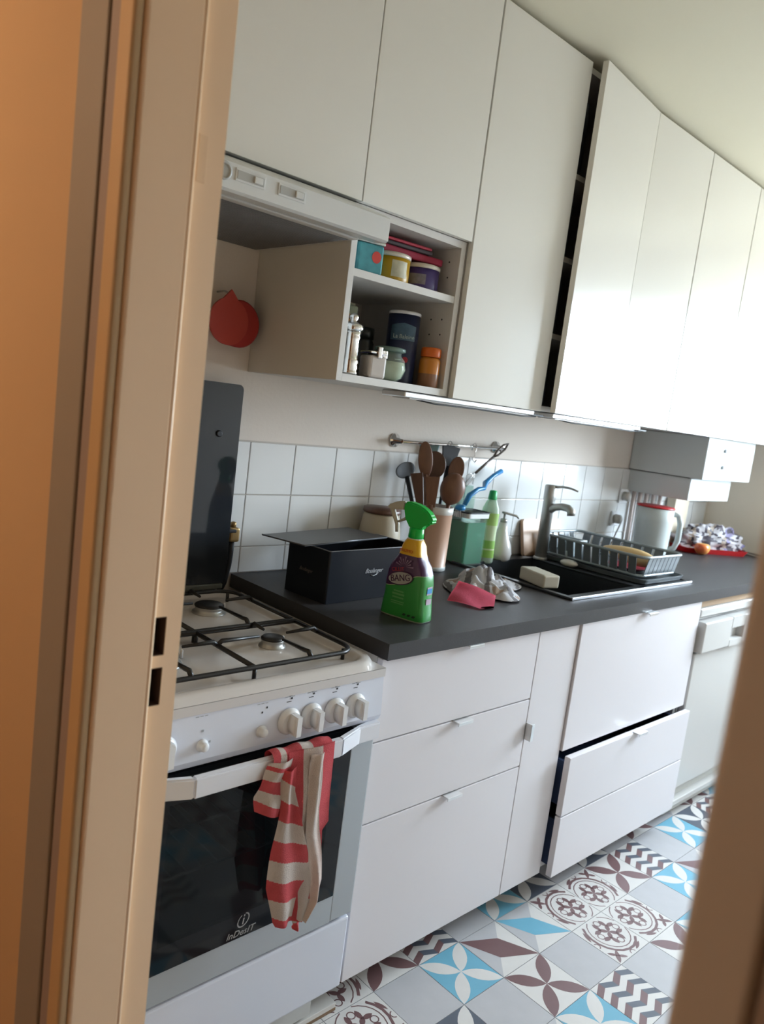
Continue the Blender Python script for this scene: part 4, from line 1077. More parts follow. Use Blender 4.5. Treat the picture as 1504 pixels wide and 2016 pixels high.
# warp z below the shoulder so the boundary waves across the face
sepn = [q for q in n.nodes if q.type == 'SEPXYZ'][0]; mrn = [q for q in n.nodes if q.type == 'MAP_RANGE'][0]
sn = n.nodes.new('ShaderNodeMath'); sn.operation = 'SINE'
ml_ = n.nodes.new('ShaderNodeMath'); ml_.operation = 'MULTIPLY'; ml_.inputs[1].default_value = 28.0
n.links.new(sepn.outputs['X'], ml_.inputs[0]); n.links.new(ml_.outputs[0], sn.inputs[0])
fall = n.nodes.new('ShaderNodeMapRange'); fall.inputs[1].default_value = 0.02; fall.inputs[2].default_value = 0.092; fall.inputs[3].default_value = 0; fall.inputs[4].default_value = 0.024
n.links.new(sepn.outputs['Z'], fall.inputs[0])
fall2 = n.nodes.new('ShaderNodeMapRange'); fall2.inputs[1].default_value = 0.150; fall2.inputs[2].default_value = 0.115; fall2.inputs[3].default_value = 0; fall2.inputs[4].default_value = 1
n.links.new(sepn.outputs['Z'], fall2.inputs[0])
m1 = n.nodes.new('ShaderNodeMath'); m1.operation = 'MULTIPLY'; n.links.new(fall.outputs[0], m1.inputs[0]); n.links.new(fall2.outputs[0], m1.inputs[1])
m2 = n.nodes.new('ShaderNodeMath'); m2.operation = 'MULTIPLY'; n.links.new(m1.outputs[0], m2.inputs[0]); n.links.new(sn.outputs[0], m2.inputs[1])
m3 = n.nodes.new('ShaderNodeMath'); m3.operation = 'SUBTRACT'; n.links.new(sepn.outputs['Z'], m3.inputs[0]); n.links.new(m2.outputs[0], m3.inputs[1])
n.links.new(m3.outputs[0], mrn.inputs[0])
YF = -0.0325
def oval(cx, cz, rx, rz, tilt, y, n_=28):
    p = []
    for i in range(n_):
        a_ = 2*PI*i/n_; x_ = rx*math.cos(a_); z_ = rz*math.sin(a_)
        p.append((cx+x_*math.cos(tilt)-z_*math.sin(tilt), y, cz+x_*math.sin(tilt)+z_*math.cos(tilt)))
    return p
PUR = mat('label_purple_dark', (0.05, 0.012, 0.06), 0.35, var=0.05)
GRY = mat('label_silver', (0.36, 0.36, 0.35), 0.35, var=0.1)
REDP = mat('label_red', (0.38, 0.03, 0.05), 0.4, var=0.05)
build('label_oval', MB().poly(oval(-0.008, 0.101, 0.0385, 0.0175, 0.22, YF-0.0004)), PUR, body)
build('label_oval', MB().poly(oval(-0.008, 0.101, 0.0355, 0.0150, 0.22, YF-0.0008)), GRY, body)
text('lettering', 'BANG', 0.0235, PUR, body, (-0.008, YF-0.0012, 0.101), (PI/2, -0.22, 0), sx=0.92)
text('lettering', 'CILLIT', 0.0135, REDP, body, (-0.018, YF-0.0012, 0.1215), (PI/2, -0.20, 0), sx=1.0)
m = MB()
for i in range(9):
    a_ = 0.15+i*0.34; c0 = Vector((-0.002, YF+0.001-0.0012, 0.130))
    d1 = Vector((math.cos(a_), 0, math.sin(a_)))
    nn = Vector((-d1.z, 0, d1.x))
    L_ = 0.021 if i % 2 else 0.027
    m.poly([c0+d1*0.006, c0+d1*L_+nn*0.0022+Vector((0, 0.0016, 0)), c0+d1*L_-nn*0.0022+Vector((0, 0.0016, 0))])
build('label_rays', m, mat('label_ray', (0.22, 0.14, 0.24), 0.4, var=0.05), body)
m = MB()
for z_, w_, h_ in ((0.066, 0.030, 0.004), (0.058, 0.036, 0.005), (0.050, 0.034, 0.004), (0.041, 0.040, 0.0025), (0.036, 0.038, 0.0025)):
    m.poly([(-0.008-w_/2, YF-0.0008, z_), (-0.008+w_/2, YF-0.0008, z_), (-0.008+w_/2, YF-0.0008, z_+h_), (-0.008-w_/2, YF-0.0008, z_+h_)])
build('label_text_lines', m, mat('label_pale_green', (0.12, 0.38, 0.12), 0.4, var=0.05), body)
m = MB()
for k_ in range(3): m.poly([(0.010+k_*0.014, YF-0.0008, 0.012), (0.018+k_*0.014, YF-0.0008, 0.0115), (0.022+k_*0.014, YF-0.0008, 0.017), (0.014+k_*0.014, YF-0.0008, 0.0175)])
build('label_icons', m, mat('label_dark', (0.02, 0.05, 0.03), 0.4, var=0.05), body)
build('side_label', MB().box(0.0585, 0.0603, -0.010, 0.012, 0.070, 0.090).box(0.0592, 0.0615, -0.010, 0.012, 0.046, 0.060), mat('label_pink_grey', (0.42, 0.33, 0.42), 0.4, var=0.05), body)
build('side_label', MB().box(0.0585, 0.0608, -0.010, 0.012, 0.074, 0.086), mat('label_sky', (0.04, 0.25, 0.55), 0.4, var=0.05), body)
text('lettering', 'PROMO', 0.011, mat('label_orange', (0.55, 0.10, 0.01), 0.4, var=0.05), body, (-0.006, -0.0255, 0.170), FRONT)
SGR = mat('bright_green', (0.0, 0.42, 0.05), 0.3, var=0.02)
CRW = mat('cream_plastic', (0.45, 0.44, 0.38), 0.35, var=0.03)
build('collar', MB().lathe([(0.0185, 0.202), (0.0195, 0.204), (0.0185, 0.226), (0.016, 0.228)], seg=24), SGR, t)
hd = MB().prism([(-0.018, 0.224), (0.019, 0.224), (0.023, 0.240), (0.043, 0.243), (0.0505, 0.252), (0.044, 0.264), (0.028, 0.277), (0.004, 0.286), (-0.026, 0.290), (-0.038, 0.286), (-0.040, 0.266), (-0.026, 0.248)], -0.0125, 0.0125, 0, 'XZ')
bmesh.ops.bevel(hd.bm, geom=hd.bm.edges[:], offset=0.004, segments=3, affect='EDGES')
build('head', hd, SGR, t)
nz = MB().prism([(-0.038, 0.266), (-0.038, 0.288), (-0.060, 0.285), (-0.088, 0.272), (-0.092, 0.264), (-0.086, 0.261)], -0.010, 0.010, 0, 'XZ')
bmesh.ops.bevel(nz.bm, geom=nz.bm.edges[:], offset=0.003, segments=2, affect='EDGES')
build('nozzle', nz, CRW, t)
build('trigger', MB().tube([(-0.082, 0, 0.268), (-0.076, 0, 0.254), (-0.068, 0, 0.240), (-0.061, 0, 0.226), (-0.059, 0, 0.206)], [0.0075, 0.007, 0.006, 0.0055, 0.004], 10).tube([(-0.026, 0, 0.254), (-0.040, 0, 0.242), (-0.060, 0, 0.232)], [0.006, 0.004, 0.003], 8), CRW, t)

# ------------------------------------------------------------------ cloths
def fbm(x, y, z=0.0):
    return noise.noise(Vector((x, y, z)))+0.5*noise.noise(Vector((2*x, 2*y, z+3)))+0.25*noise.noise(Vector((4*x, 4*y, z+7)))
CLG = mat('cloth_white', (0.50, 0.50, 0.53), 0.95, var=0.1, vscale=30, bump=0.4, bscale=500)
CLD = mat('cloth_grey', (0.17, 0.16, 0.17), 0.95, var=0.15, vscale=30, bump=0.4, bscale=500)
CLB = mat('cloth_beige', (0.36, 0.27, 0.22), 0.95, var=0.1, vscale=30, bump=0.4, bscale=500)
m = MB()
cc, sx_, sy_ = (0.668, 0.285), 0.178, 0.108
ang = math.radians(40)
def cl(u, v):
    a_ = 2*PI*u; r_ = v
    rad = 1+0.16*math.sin(3*a_+1)+0.10*math.sin(5*a_)
    if 4.8 < a_ < 5.6: rad += 0.42*math.sin((a_-4.8)/0.8*PI)
    lx, ly = r_*rad*sx_*math.cos(a_), r_*rad*sy_*math.sin(a_)
    x = cc[0]+lx*math.cos(ang)-ly*math.sin(ang); y = cc[1]+lx*math.sin(ang)+ly*math.cos(ang)
    rid = abs(noise.noise(Vector((x*16, y*16, 1.3))))*0.9+abs(noise.noise(Vector((x*34, y*34, 4.1))))*0.5
    h = 0.0035+(1-r_**2.2)*(0.014+0.075*rid)
    lo_ = 0.9195 if x < 0.80 else (0.9195 if x < 0.85 else 0.9285)
    return Vector((x, y, lo_+h))
def clm(u, v):
    x = cl(u, v)
    k_ = math.sin((x.x*0.9-x.y*0.7)*95+3*noise.noise(x*9))
    k2 = math.sin((x.x*0.7+x.y*0.9)*55)
    return 1 if k_ > 0.72 else (2 if k2 > 0.75 and k_ < 0 else 0)
m.grid(cl, 110, 42, clm)
bmesh.ops.remove_doubles(m.bm, verts=m.bm.verts[:], dist=0.0004)
tag(build('dish_cloth', m, [CLG, CLD, CLB]), 'crumpled grey and white checked dish cloth left of the sink', 'cloth')
m = MB()
p1, p2, p3, p4, p5 = [Vector(p) for p in ((0.520, 0.248, 0.962), (0.428, 0.203, 0.9225), (0.469, 0.087, 0.9215), (0.553, 0.118, 0.924), (0.575, 0.150, 0.940))]
def pk(u, v):
    a_ = p2.lerp(p3, u); b_ = p1.lerp(p5, u) if u < .95 else p5
    q = a_.lerp(b_, v)
    if u > .8: q = q.lerp(p4+(p5-p4)*v, (u-.8)/.2*0.5)
    q.z += 0.006*math.sin(PI*v)*math.sin(u*PI*1.5)+0.003*math.sin(v*6+u*4)
    q.z = max(q.z, 0.9215)
    return q
m.grid(pk, 20, 20); m.thick(0.0022)
tag(build('sponge_cloth', m, mat('pink_cloth', (0.88, 0.15, 0.25), 0.9, var=0.05, vscale=50, bump=0.3, bscale=300)), 'bright pink sponge cloth in front of the crumpled dish cloth', 'cloth')

# soap block, drain egg
o = MB().box(-0.032, 0.032, -0.066, 0.066, 0.0, 0.042, 0, 0.006, 3)
SB = build('soap_block', o, mat('cream_soap', (0.44, 0.41, 0.33), 0.6, var=0.05), None)
SB.location = (0.918, 0.245, 0.9272); SB.rotation_euler = (0, 0, math.radians(-18))
tag(SB, 'cream rectangular soap block on the left edge of the sink', 'soap')
b = build('stamp', MB().box(-0.018, 0.018, -0.015, 0.040, 0.0421, 0.0429, 0, 0.0003), mat('soap_stamp', (0.36, 0.34, 0.28), 0.7, var=0.3, vscale=90), SB)
EG = build('soap_bar', MB().ell((0, 0, 0.013), 0.026, 0.036, 0.013), mat('ivory_soap', (0.55, 0.52, 0.46), 0.4, var=0.03), None)
EG.location = (1.322, 0.395, 0.9266); tag(EG, 'small oval ivory soap bar on the sink edge before the rack', 'soap')

# ------------------------------------------------------------------ dish rack
t = thing('dish_rack', 'dark grey plastic dish rack with drip tray on the sink drainboard', 'dish rack', (1.50, 0.34, 0.925))
rx0, rx1, ry0, ry1 = 1.360, 1.660, 0.118, 0.600
def rounded(x0, x1, y0, y1, c, n_=5): return rect_poly(x0, x1, y0, y1, c, n_)
m = MB(); tub(m, rx0-0.010, rx1+0.012, ry0-0.016, ry1-0.012, 0.9270, 0.944, 0.003, 0.03, taper=0.008)
build('tray', m, GREYP, t)
m = MB()
zr0, zr1 = 0.946, 1.020
pb = rounded(rx0+0.015, rx1-0.015, ry0+0.015, ry1-0.03, 0.03)
pt = rounded(rx0, rx1, ry0, ry1-0.015, 0.035)
nP = len(pt)
def wav(i): return 0.006*math.sin(i*0.9)
A = [m.bm.verts.new((x, y, zr0)) for x, y in pb]; m.bm.faces.new(A)
build('base', m, GREYP, t)
m = MB().tube([(x, y, zr1) for x, y in pt], 0.0055, 8, closed=True)
m.tube([(x, y, zr0+0.004) for x, y in pb], 0.005, 8, closed=True)
build('rim', m, mat('rack_rim', (0.24, 0.28, 0.30), 0.22, var=0.05), t)
# walls as upright slats between base and rim
def wall_slats(a0, a1, b0, b1, nslat, wfrac=0.62):
    a0, a1, b0, b1 = map(Vector, (a0, a1, b0, b1))
    for i in range(nslat):
        f0 = (i+0.5-wfrac/2)/nslat; f1 = (i+0.5+wfrac/2)/nslat
        q = [a0.lerp(a1, f0), a0.lerp(a1, f1), b0.lerp(b1, f1), b0.lerp(b1, f0)]
        c_ = (q[0]+q[1]+q[2]+q[3])/4
        m_ = MB(); nrm = (q[1]-q[0]).cross(q[3]-q[0]).normalized()*0.0015
        A_ = [m_.bm.verts.new(p+nrm) for p in q]; B_ = [m_.bm.verts.new(p-nrm) for p in q]
        m_.bm.faces.new(A_); m_.bm.faces.new(B_[::-1])
        for k_ in range(4): m_.bm.faces.new((A_[k_], B_[k_], B_[(k_+1) % 4], A_[(k_+1) % 4]))
        build('slat', m_, GREYP, t)
zl, zh = zr0+0.004, zr1
wall_slats((rx0+.015, ry0+.03, zl), (rx0+.015, ry1-.04, zl), (rx0, ry0+.03, zh), (rx0, ry1-.04, zh), 11, .80)
wall_slats((rx1-.015, ry0+.03, zl), (rx1-.015, ry1-.04, zl), (rx1, ry0+.03, zh), (rx1, ry1-.04, zh), 9, .78)
wall_slats((rx0+.03, ry0+.015, zl), (rx1-.03, ry0+.015, zl), (rx0+.03, ry0, zh), (rx1-.03, ry0, zh), 8, .88)
wall_slats((rx0+.03, ry1-.03, zl), (rx1-.03, ry1-.03, zl), (rx0+.03, ry1-.015, zh), (rx1-.03, ry1-.015, zh), 6, .7)
build('cutlery_divider', MB().box(rx0+0.008, rx0+0.14, 0.438, 0.446, 0.950, 1.012, 0, 0.002).box(rx0+0.13, rx0+0.138, 0.446, 0.565, 0.950, 1.012, 0, 0.002), GREYL, t)
# things in the rack
def bulb(p, c):
    k_ = 0.55+0.45*(1-(c.y+1)/2)
    return Vector((p.x*k_, p.y, p.z*k_))
sq = MB().ell((0, 0, 0), 0.042, 0.105, 0.038, fn=bulb, u=24, v=16)
SQ = build('squash', sq, mat('squash_skin', (0.62, 0.44, 0.22), 0.35, var=0.06, vscale=10), None)
SQ.location = (1.475, 0.240, 0.999); SQ.rotation_euler = (0.10, 0, math.radians(12)); tag(SQ, 'pale orange butternut squash lying in the dish rack', 'squash')
o = build('plate', MB().lathe([(0.001, 0.0), (0.05, 0.001), (0.075, 0.012), (0.076, 0.014), (0.05, 0.004), (0.001, 0.003)], seg=28), mat('red_plate', (0.25, 0.02, 0.04), 0.3, var=0.05))
o.location = (1.475, 0.24, 0.9475); tag(o, 'dark red plate lying flat in the bottom of the dish rack', 'plate')
t = thing('cup', 'white cup with dark print in the middle of the dish rack', 'cup', (1.42, 0.375, 0.9475), local=True)
build('cup_wall', MB().lathe([(0.022, 0.0), (0.026, 0.003), (0.030, 0.055), (0.028, 0.055), (0.023, 0.005), (0.001, 0.005)], seg=22), PLASTW, t)
build('handle', MB().tube([(0.027, 0, 0.045), (0.045, 0, 0.042), (0.045, 0, 0.018), (0.026, 0, 0.014)], 0.0035, 8), PLASTW, t)

# ------------------------------------------------------------------ pitcher, carton, apple, tray, bag, knife
t = thing('kettle_jug', 'large white jug with handle and red lid below the boiler', 'jug', (2.045, 0.455, 0.918), rotz=math.radians(-50), local=True)
JW = mat('jug_white', (0.46, 0.50, 0.50), 0.25, var=0.02)
build('body', MB().lathe([(0.070, 0.0), (0.075, 0.006), (0.077, 0.06), (0.080, 0.17), (0.081, 0.225), (0.078, 0.225), (0.076, 0.16), (0.070, 0.012), (0.001, 0.010)], seg=36), JW, t)
build('handle', MB().tube([(0.080, 0, 0.205), (0.104, 0, 0.200), (0.116, 0, 0.165), (0.116, 0, 0.090), (0.104, 0, 0.055), (0.078, 0, 0.045)], [0.012, 0.012, 0.0125, 0.0125, 0.012, 0.012], 10), JW, t)
build('lid', MB().lathe([(0.079, 0.226), (0.082, 0.227), (0.082, 0.231), (0.074, 0.234), (0.001, 0.235)], seg=36), mat('red_lid', (0.42, 0.015, 0.02), 0.35, var=0.05), t)
o = build('carton', MB().box(2.50, 2.65, 0.585, 0.632, 0.9185, 1.165, 0, 0.003), mat('cream_card', (0.66, 0.58, 0.46), 0.7, var=0.04)); tag(o, 'tall cream cardboard carton behind the white jug', 'carton')
t = thing('serving_tray', 'red plastic tray with low rim at the far end of the worktop', 'tray', (2.665, 0.45, 0.918), rotz=math.radians(-28), local=True)
build('tray', tub(MB(), -0.20, 0.17, -0.085, 0.085, 0.0005, 0.026, 0.003, 0.02, taper=0.012), mat('red_tray', (0.50, 0.012, 0.015), 0.35, var=0.05), t)
BAGM = [mat('bag_white', (0.50, 0.49, 0.52), 0.5, var=0.1), mat('bag_dark', (0.06, 0.05, 0.07), 0.5, var=0.2), mat('bag_beige', (0.33, 0.27, 0.22), 0.6, var=0.1), mat('bag_lilac', (0.22, 0.20, 0.36), 0.5, var=0.15)]
m = MB()
def bagf(p, c):
    q = Vector((p.x, p.y, p.z))
    k_ = 1+0.30*noise.noise(Vector((c.x*3, c.y*3, c.z*3)))+0.16*noise.noise(Vector((c.x*8, c.y*8, c.z*8)))
    q *= k_
    q.z = max(q.z, -0.030)
    return q
m.ell((0, 0, 0.036), 0.185, 0.062, 0.088, fn=bagf, u=64, v=40)
for f in m.bm.faces:
    c_ = f.calc_center_median()
    s_ = math.sin(c_.x*110+c_.z*90+7*noise.noise(c_*14)); s2 = math.sin(c_.x*60-c_.y*80)
    f.material_index = 1 if s_ > 0.45 else (3 if c_.x > 0.06 and s2 > 0.1 else (2 if s2 > 0.6 else 0))
BG = build('shopping_bag', m, BAGM, None); BG.location = (2.675, 0.465, 0.9255); BG.rotation_euler = (0, 0, math.radians(-28))
tag(BG, 'crumpled patterned fabric bag heaped on the red tray', 'bag')
t = thing('apple', 'yellow and red apple in front of the red tray', 'apple', (2.50, 0.415, 0.918), local=True)
def app(p, c):
    q = p.copy(); q.z -= 0.010*max(0, c.z)**6*3*0.5; q.x *= 1+0.04*c.z; q.y *= 1+0.04*c.z; return q
build('fruit', MB().ell((0, 0, 0.033), 0.036, 0.036, 0.033, fn=app), ramp_mat('apple_skin', [(-0.036, (0.60, 0.10, 0.04)), (0.0, (0.70, 0.33, 0.08)), (0.02, (0.74, 0.50, 0.16)), (0.036, (0.74, 0.52, 0.18))], 'X', 0.3, constant=False), t)
build('stem', MB().tube([(0, 0, 0.056), (0.003, 0, 0.072)], 0.0016, 5), WOODD, t)
t = thing('knife', 'kitchen knife with dark handle lying against the end wall', 'knife', (2.88, 0.35, 0.918), rotz=math.radians(66), local=True)
build('blade', MB().prism([(-0.13, -0.002), (0.02, -0.016), (0.02, 0.012), (-0.10, 0.010)], 0.0045, 0.0065, 0, 'XY'), STEEL, t)
build('handle', MB().box(0.018, 0.125, -0.012, 0.012, 0.0003, 0.018, 0, 0.004), BLKP, t)
# wall sockets with plug and loose white cables
for x, z, lab in ((2.065, 1.165, 'upper'), (2.020, 1.060, 'lower')):
    t = thing('wall_socket', 'white wall socket with a plug, %s of two beside the boiler' % lab, 'socket', (x, YW-0.012, z))
    build('plate', MB().box(x-0.034, x+0.034, YW-0.018, YW-0.0095, z-0.034, z+0.034, 0, 0.003), PLASTW, t)
    build('plug', MB().lathe([(0.021, 0.018), (0.021, 0.040), (0.016, 0.046), (0.008, 0.052)], (x, YW, z), 18, axis='Y'), mat('grey_plug', (0.5, 0.48, 0.45), 0.5, var=0.1), t)
pts = []
for i in range(60):
    a_ = i/59*6*PI
    pts.append((1.90+0.085*math.sin(a_*0.98+0.4)+0.006*i/6, 0.575+0.030*math.cos(a_*1.3), 0.922+0.035*abs(math.sin(a_*0.5))+0.0025*(i % 7)))
pts += [(2.00, 0.60, 1.0), (2.02, 0.597, 1.04), (2.02, 0.594, 1.058)]
tag(build('power_cable', MB().tube(pts, 0.0032, 6), mat('cable_grey', (0.42, 0.40, 0.38), 0.5, var=0.05)), 'tangled pale cable on the worktop behind the dish rack', 'cable')

# red hanging cup under the hood
t = thing('measuring_bowl', 'red plastic measuring bowl hung on the wall under the hood', 'bowl', (-0.088, 0.56, 1.60))
REDM = mat('red_plastic', (0.36, 0.025, 0.02), 0.4, var=0.05)
rt = Matrix.Rotation(math.radians(-28), 3, 'Z')
build('bowl', MB().lathe([(0.056, 0.070), (0.060, 0.066), (0.056, 0.030), (0.040, 0.004), (0.001, 0.0)], (-0.088, YW-0.002, 1.592), 30, axis='Y'), REDM, t)
m = MB()
pts = [(0.055*math.cos(a_), 0.055*math.sin(a_)*1.06) for a_ in [2*PI*i/32 for i in range(32)]]
pts[8] = (0.0, 0.078); pts[7] = (0.014, 0.062); pts[9] = (-0.014, 0.062)
m.prism([(-0.128+x, 1.592+z) for x, z in pts], 0.560, 0.567, 0, 'XZ')
build('lid', m, mat('red_lid_face', (0.42, 0.045, 0.03), 0.45, var=0.05), t)
build('hook', MB().tube([(-0.128, 0.565, 1.658), (-0.125, 0.60, 1.668), (-0.12, YW, 1.668)], 0.0025, 6), STEEL, t)

# ------------------------------------------------------------------ things on the spice shelf
zl = ZB+0.018; zu = 1.740
t = thing('pepper_mill', 'chrome pepper mill at the left of the lower shelf', 'pepper mill', (0.062, 0.308, zl), local=True)
build('body', MB().lathe([(0.0245, 0.0), (0.0245, 0.008), (0.022, 0.012), (0.0245, 0.018), (0.0225, 0.026), (0.0245, 0.032), (0.021, 0.040), (0.0205, 0.085), (0.0225, 0.092), (0.020, 0.096), (0.0245, 0.103)], seg=28), CHROME, t)
build('head', MB().lathe([(0.022, 0.103), (0.0275, 0.110), (0.0265, 0.120), (0.012, 0.127), (0.008, 0.130), (0.012, 0.136), (0.0125, 0.141), (0.006, 0.148), (0.001, 0.149)], seg=28), CHROME, t)
t = thing('salt_jar', 'small square white salt pot with steel clasp lid beside the mill', 'jar', (0.131, 0.298, zl), rotz=math.radians(-8), local=True)
build('pot', MB().box(-0.026, 0.026, -0.026, 0.026, 0.0003, 0.056, 0, 0.008, 3), mat('white_pot', (0.55, 0.52, 0.50), 0.25, var=0.02), t)
build('lid', MB().box(-0.025, 0.025, -0.025, 0.025, 0.060, 0.066, 0, 0.002), CHROME, t)
build('clasp', MB().box(-0.006, 0.006, -0.030, -0.020, 0.050, 0.078, 0, 0.002).box(0.018, 0.030, -0.018, 0.006, 0.052, 0.072, 0, 0.002), CHROME, t)
t = thing('glass_jar', 'round bellied glass jar of pale powder on the lower shelf', 'jar', (0.205, 0.318, zl), local=True)
build('glass', MB().lathe([(0.022, 0.0), (0.036, 0.010), (0.045, 0.032), (0.040, 0.055), (0.030, 0.066), (0.030, 0.074)], seg=32), clear_mat('jar_glass', (0.80, 0.90, 0.84), 0.80, 0.05), t)
build('powder', MB().lathe([(0.020, 0.003), (0.034, 0.011), (0.0425, 0.032), (0.039, 0.050), (0.001, 0.052)], seg=32), mat('pale_powder', (0.48, 0.46, 0.36), 0.8, var=0.05), t)
build('lid', MB().lathe([(0.033, 0.074), (0.040, 0.077), (0.040, 0.084), (0.030, 0.087), (0.001, 0.088)], seg=32), clear_mat('lid_green_glass', (0.35, 0.50, 0.46), 0.55, 0.05), t)
t = thing('salt_box', 'tall navy blue round salt carton with white lid on the lower shelf', 'salt carton', (0.283, 0.362, zl), rotz=math.radians(-42), local=True)
NAVY = mat('navy_card', (0.012, 0.018, 0.055), 0.35, var=0.1)
build('tube', MB().lathe([(0.042, 0.0), (0.0425, 0.002), (0.0425, 0.180)], seg=32), NAVY, t)
build('lid', MB().lathe([(0.0435, 0.180), (0.0435, 0.187), (0.040, 0.189), (0.001, 0.189)], seg=32), PLASTW, t)
m = MB().grid(lambda u, v: Vector((0.0428*math.sin((u-.5)*1.7), -0.0428*math.cos((u-.5)*1.7), 0.112+0.045*v*(1-0.3*abs(u-.5)))), 12, 4)
build('label', m, mat('pale_blue_print', (0.04, 0.09, 0.14), 0.4, var=0.4, vscale=90), t)
text('lettering', 'La Baleine', 0.0155, mat('pale_print', (0.35, 0.42, 0.40), 0.4, var=0.05), t, (0.002, -0.0436, 0.121), FRONT, sx=0.9)
build('label_dot', MB().poly(oval(0.012, 0.062, 0.008, 0.008, 0, -0.0433)), REDP, t)
build('label_line', MB().poly([(-0.014, -0.0432, 0.060), (0.002, -0.0436, 0.060), (0.002, -0.0436, 0.062), (-0.014, -0.0432, 0.062)]), PLASTW, t)
t = thing('spice_shaker', 'orange spice shaker with bright orange cap at the right', 'shaker', (0.3365, 0.300, zl), local=True)
build('jar', MB().lathe([(0.026, 0.0), (0.028, 0.003), (0.028, 0.070), (0.024, 0.078)], seg=24), ramp_mat('spice_fill', [(0.0, (0.22, 0.10, 0.05)), (0.035, (0.50, 0.18, 0.02)), (0.08, (0.5, 0.2, 0.03))], 'Z', 0.3), t)
build('cap', MB().lathe([(0.026, 0.079), (0.027, 0.082), (0.027, 0.100), (0.024, 0.104), (0.001, 0.104)], seg=24), mat('orange_cap', (0.56, 0.11, 0.01), 0.35, var=0.03), t)
o = build('spice_jar', MB().lathe([(0.022, 0), (0.024, 0.003), (0.024, 0.07), (0.02, 0.078), (0.02, 0.092)], (0, 0, 0), 20), mat('amber_jar', (0.16, 0.08, 0.03), 0.3, var=0.1)); o.location = (0.340, 0.430, zl)
tag(o, 'amber spice jar behind the orange shaker', 'jar')
o = build('spice_jar', MB().lathe([(0.030, 0), (0.033, 0.004), (0.033, 0.095), (0.028, 0.105), (0.031, 0.106), (0.031, 0.135), (0.001, 0.137)], (0, 0, 0), 24), mat('black_jar', (0.012, 0.014, 0.014), 0.3, var=0.1)); o.location = (0.205, 0.435, zl)
tag(o, 'dark jar with black lid behind the glass jar', 'jar')
t = thing('paper_packet', 'tall yellow green printed paper packet behind the pepper mill', 'packet', (0.105, 0.42, zl), rotz=math.radians(-20), local=True)
build('packet', MB().box(-0.042, 0.042, -0.025, 0.025, 0.0003, 0.178, 0, 0.004).box(-0.040, 0.040, -0.003, 0.003, 0.176, 0.186), ramp_mat('packet_print', [(0.0, (0.035, 0.03, 0.20)), (0.062, (0.28, 0.28, 0.12)), (0.10, (0.33, 0.27, 0.13)), (0.13, (0.38, 0.20, 0.08)), (0.16, (0.22, 0.25, 0.17)), (0.19, (0.3, 0.3, 0.2))], 'Z', 0.5, skew=0.2), t)
# upper compartment
t = thing('tea_tin', 'square teal tin with red flower at the left of the upper shelf', 'tin', (0.078, 0.315, zu), rotz=math.radians(-10), local=True)
build('tin', MB().box(-0.037, 0.037, -0.030, 0.030, 0.0003, 0.070, 0, 0.006, 3), mat('teal_print', (0.06, 0.28, 0.33), 0.35, var=0.35, vscale=60), t)
build('flower', MB().poly(oval(0.016, 0.040, 0.013, 0.014, 0, -0.0306)), mat('red_print', (0.55, 0.05, 0.04), 0.4, var=0.1), t)
build('lid', MB().box(-0.038, 0.038, -0.031, 0.031, 0.070, 0.077, 0, 0.002), mat('tin_silver', (0.5, 0.52, 0.5), 0.3, metal=0.5, var=0.05), t)
def round_tin(name, label, loc, r, h, col, rim):
    t = thing(name, label, 'tin', loc, rotz=math.radians(-42), local=True)
    build('tin', MB().lathe([(r*.97, 0.0003), (r, 0.003), (r, h)], seg=36), mat(label[:12]+'_paint', col, 0.35, var=0.06), t)
    build('lid', MB().lathe([(r*1.03, h-0.002), (r*1.03, h+0.008), (r*0.95, h+0.010), (0.001, h+0.010)], seg=36), rim, t)
    return t
RIMW = mat('tin_rim_cream', (0.62, 0.58, 0.50), 0.3, metal=0.2, var=0.04)
t = round_tin('sugar_tin', 'round mustard yellow tin with cream rim on the upper shelf', (0.186, 0.345, zu), 0.055, 0.062, (0.46, 0.27, 0.01), RIMW)
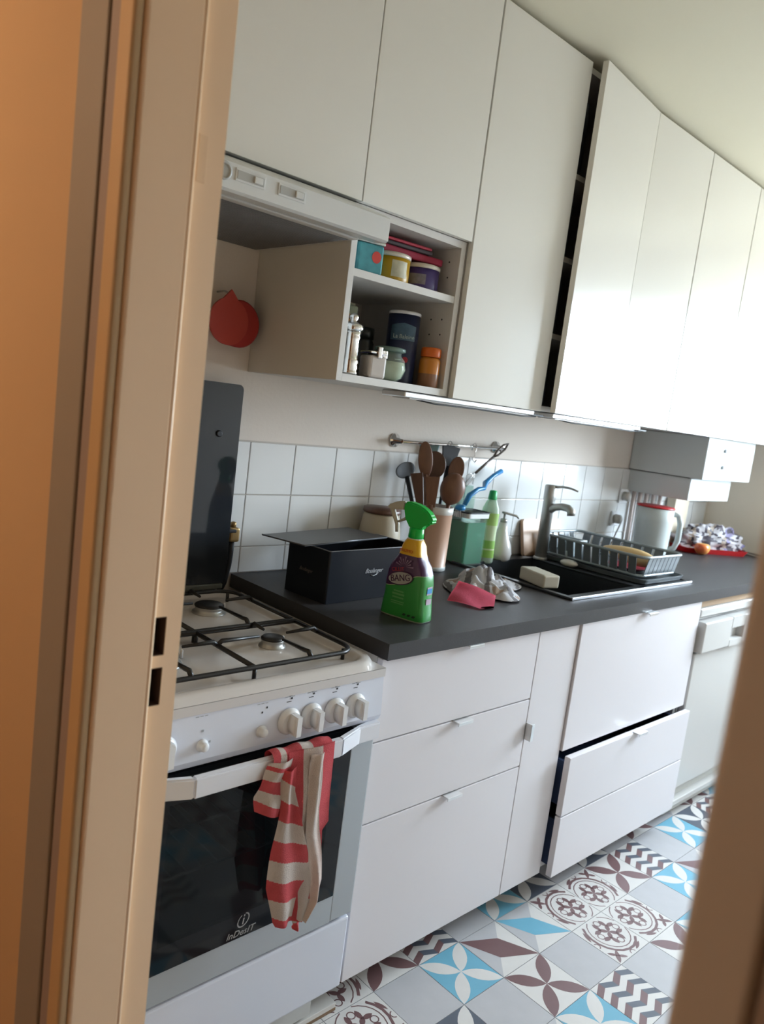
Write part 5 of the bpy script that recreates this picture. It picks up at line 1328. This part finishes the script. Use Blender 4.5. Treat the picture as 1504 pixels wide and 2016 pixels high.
m = MB().grid(lambda u, v: Vector((0.0556*math.sin(0.15+u*0.85), -0.0556*math.cos(0.15+u*0.85), 0.012+0.040*v)), 8, 2)
build('label', m, mat('worn_label', (0.48, 0.46, 0.34), 0.5, var=0.3, vscale=70), t)
t = round_tin('coffee_tin', 'round dark purple tin with cream rim on the upper shelf', (0.300, 0.345, zu), 0.052, 0.058, (0.055, 0.035, 0.16), RIMW)
m = MB().grid(lambda u, v: Vector((0.0526*math.sin(-0.55+u*0.85), -0.0526*math.cos(-0.55+u*0.85), 0.014+0.026*v)), 8, 2)
build('label', m, mat('grey_label', (0.20, 0.19, 0.22), 0.5, var=0.5, vscale=80), t)
o = build('tin', MB().lathe([(0.026, 0.0003), (0.026, 0.064), (0.024, 0.066), (0.001, 0.066)], (0, 0, 0), 24), mat('brown_tin', (0.24, 0.09, 0.04), 0.45, var=0.1)); o.location = (0.337, 0.47, zu)
tag(o, 'small brown tin behind the purple tin, right rear', 'tin')
# stack lying across the tins
def slab(name, label, cat, x0, x1, y0, y1, z0, z1, rz, m_, tl=0.0):
    cx, cy = (x0+x1)/2, (y0+y1)/2
    b = MB().box(-(x1-x0)/2, (x1-x0)/2, -(y1-y0)/2, (y1-y0)/2, 0, z1-z0, 0, min(0.005, (z1-z0)*.4), 3)
    o = build(name, b, m_); o.location = (cx, cy, z0); o.rotation_euler = (0, tl, math.radians(rz)); return tag(o, label, cat)
CR = mat('crimson_cloth', (0.30, 0.018, 0.05), 0.7, var=0.12)
slab('fabric_pouch', 'folded crimson pouch lying on the yellow and purple tins', 'pouch', 0.120, 0.350, 0.315, 0.435, 1.8128, 1.831, -4, CR)
slab('notebook', 'dark grey notebook between the crimson pouch and the red booklet', 'notebook', 0.125, 0.305, 0.312, 0.43, 1.8315, 1.841, -6, mat('charcoal_cover', (0.06, 0.05, 0.06), 0.6, var=0.1))
slab('booklet', 'thin red booklet topmost of the pile on the tins', 'booklet', 0.120, 0.300, 0.310, 0.425, 1.8415, 1.8485, -5, mat('red_cover', (0.40, 0.03, 0.06), 0.5, var=0.08))

for o in LOCALS:
    if '_loc' in o: del o['_loc']
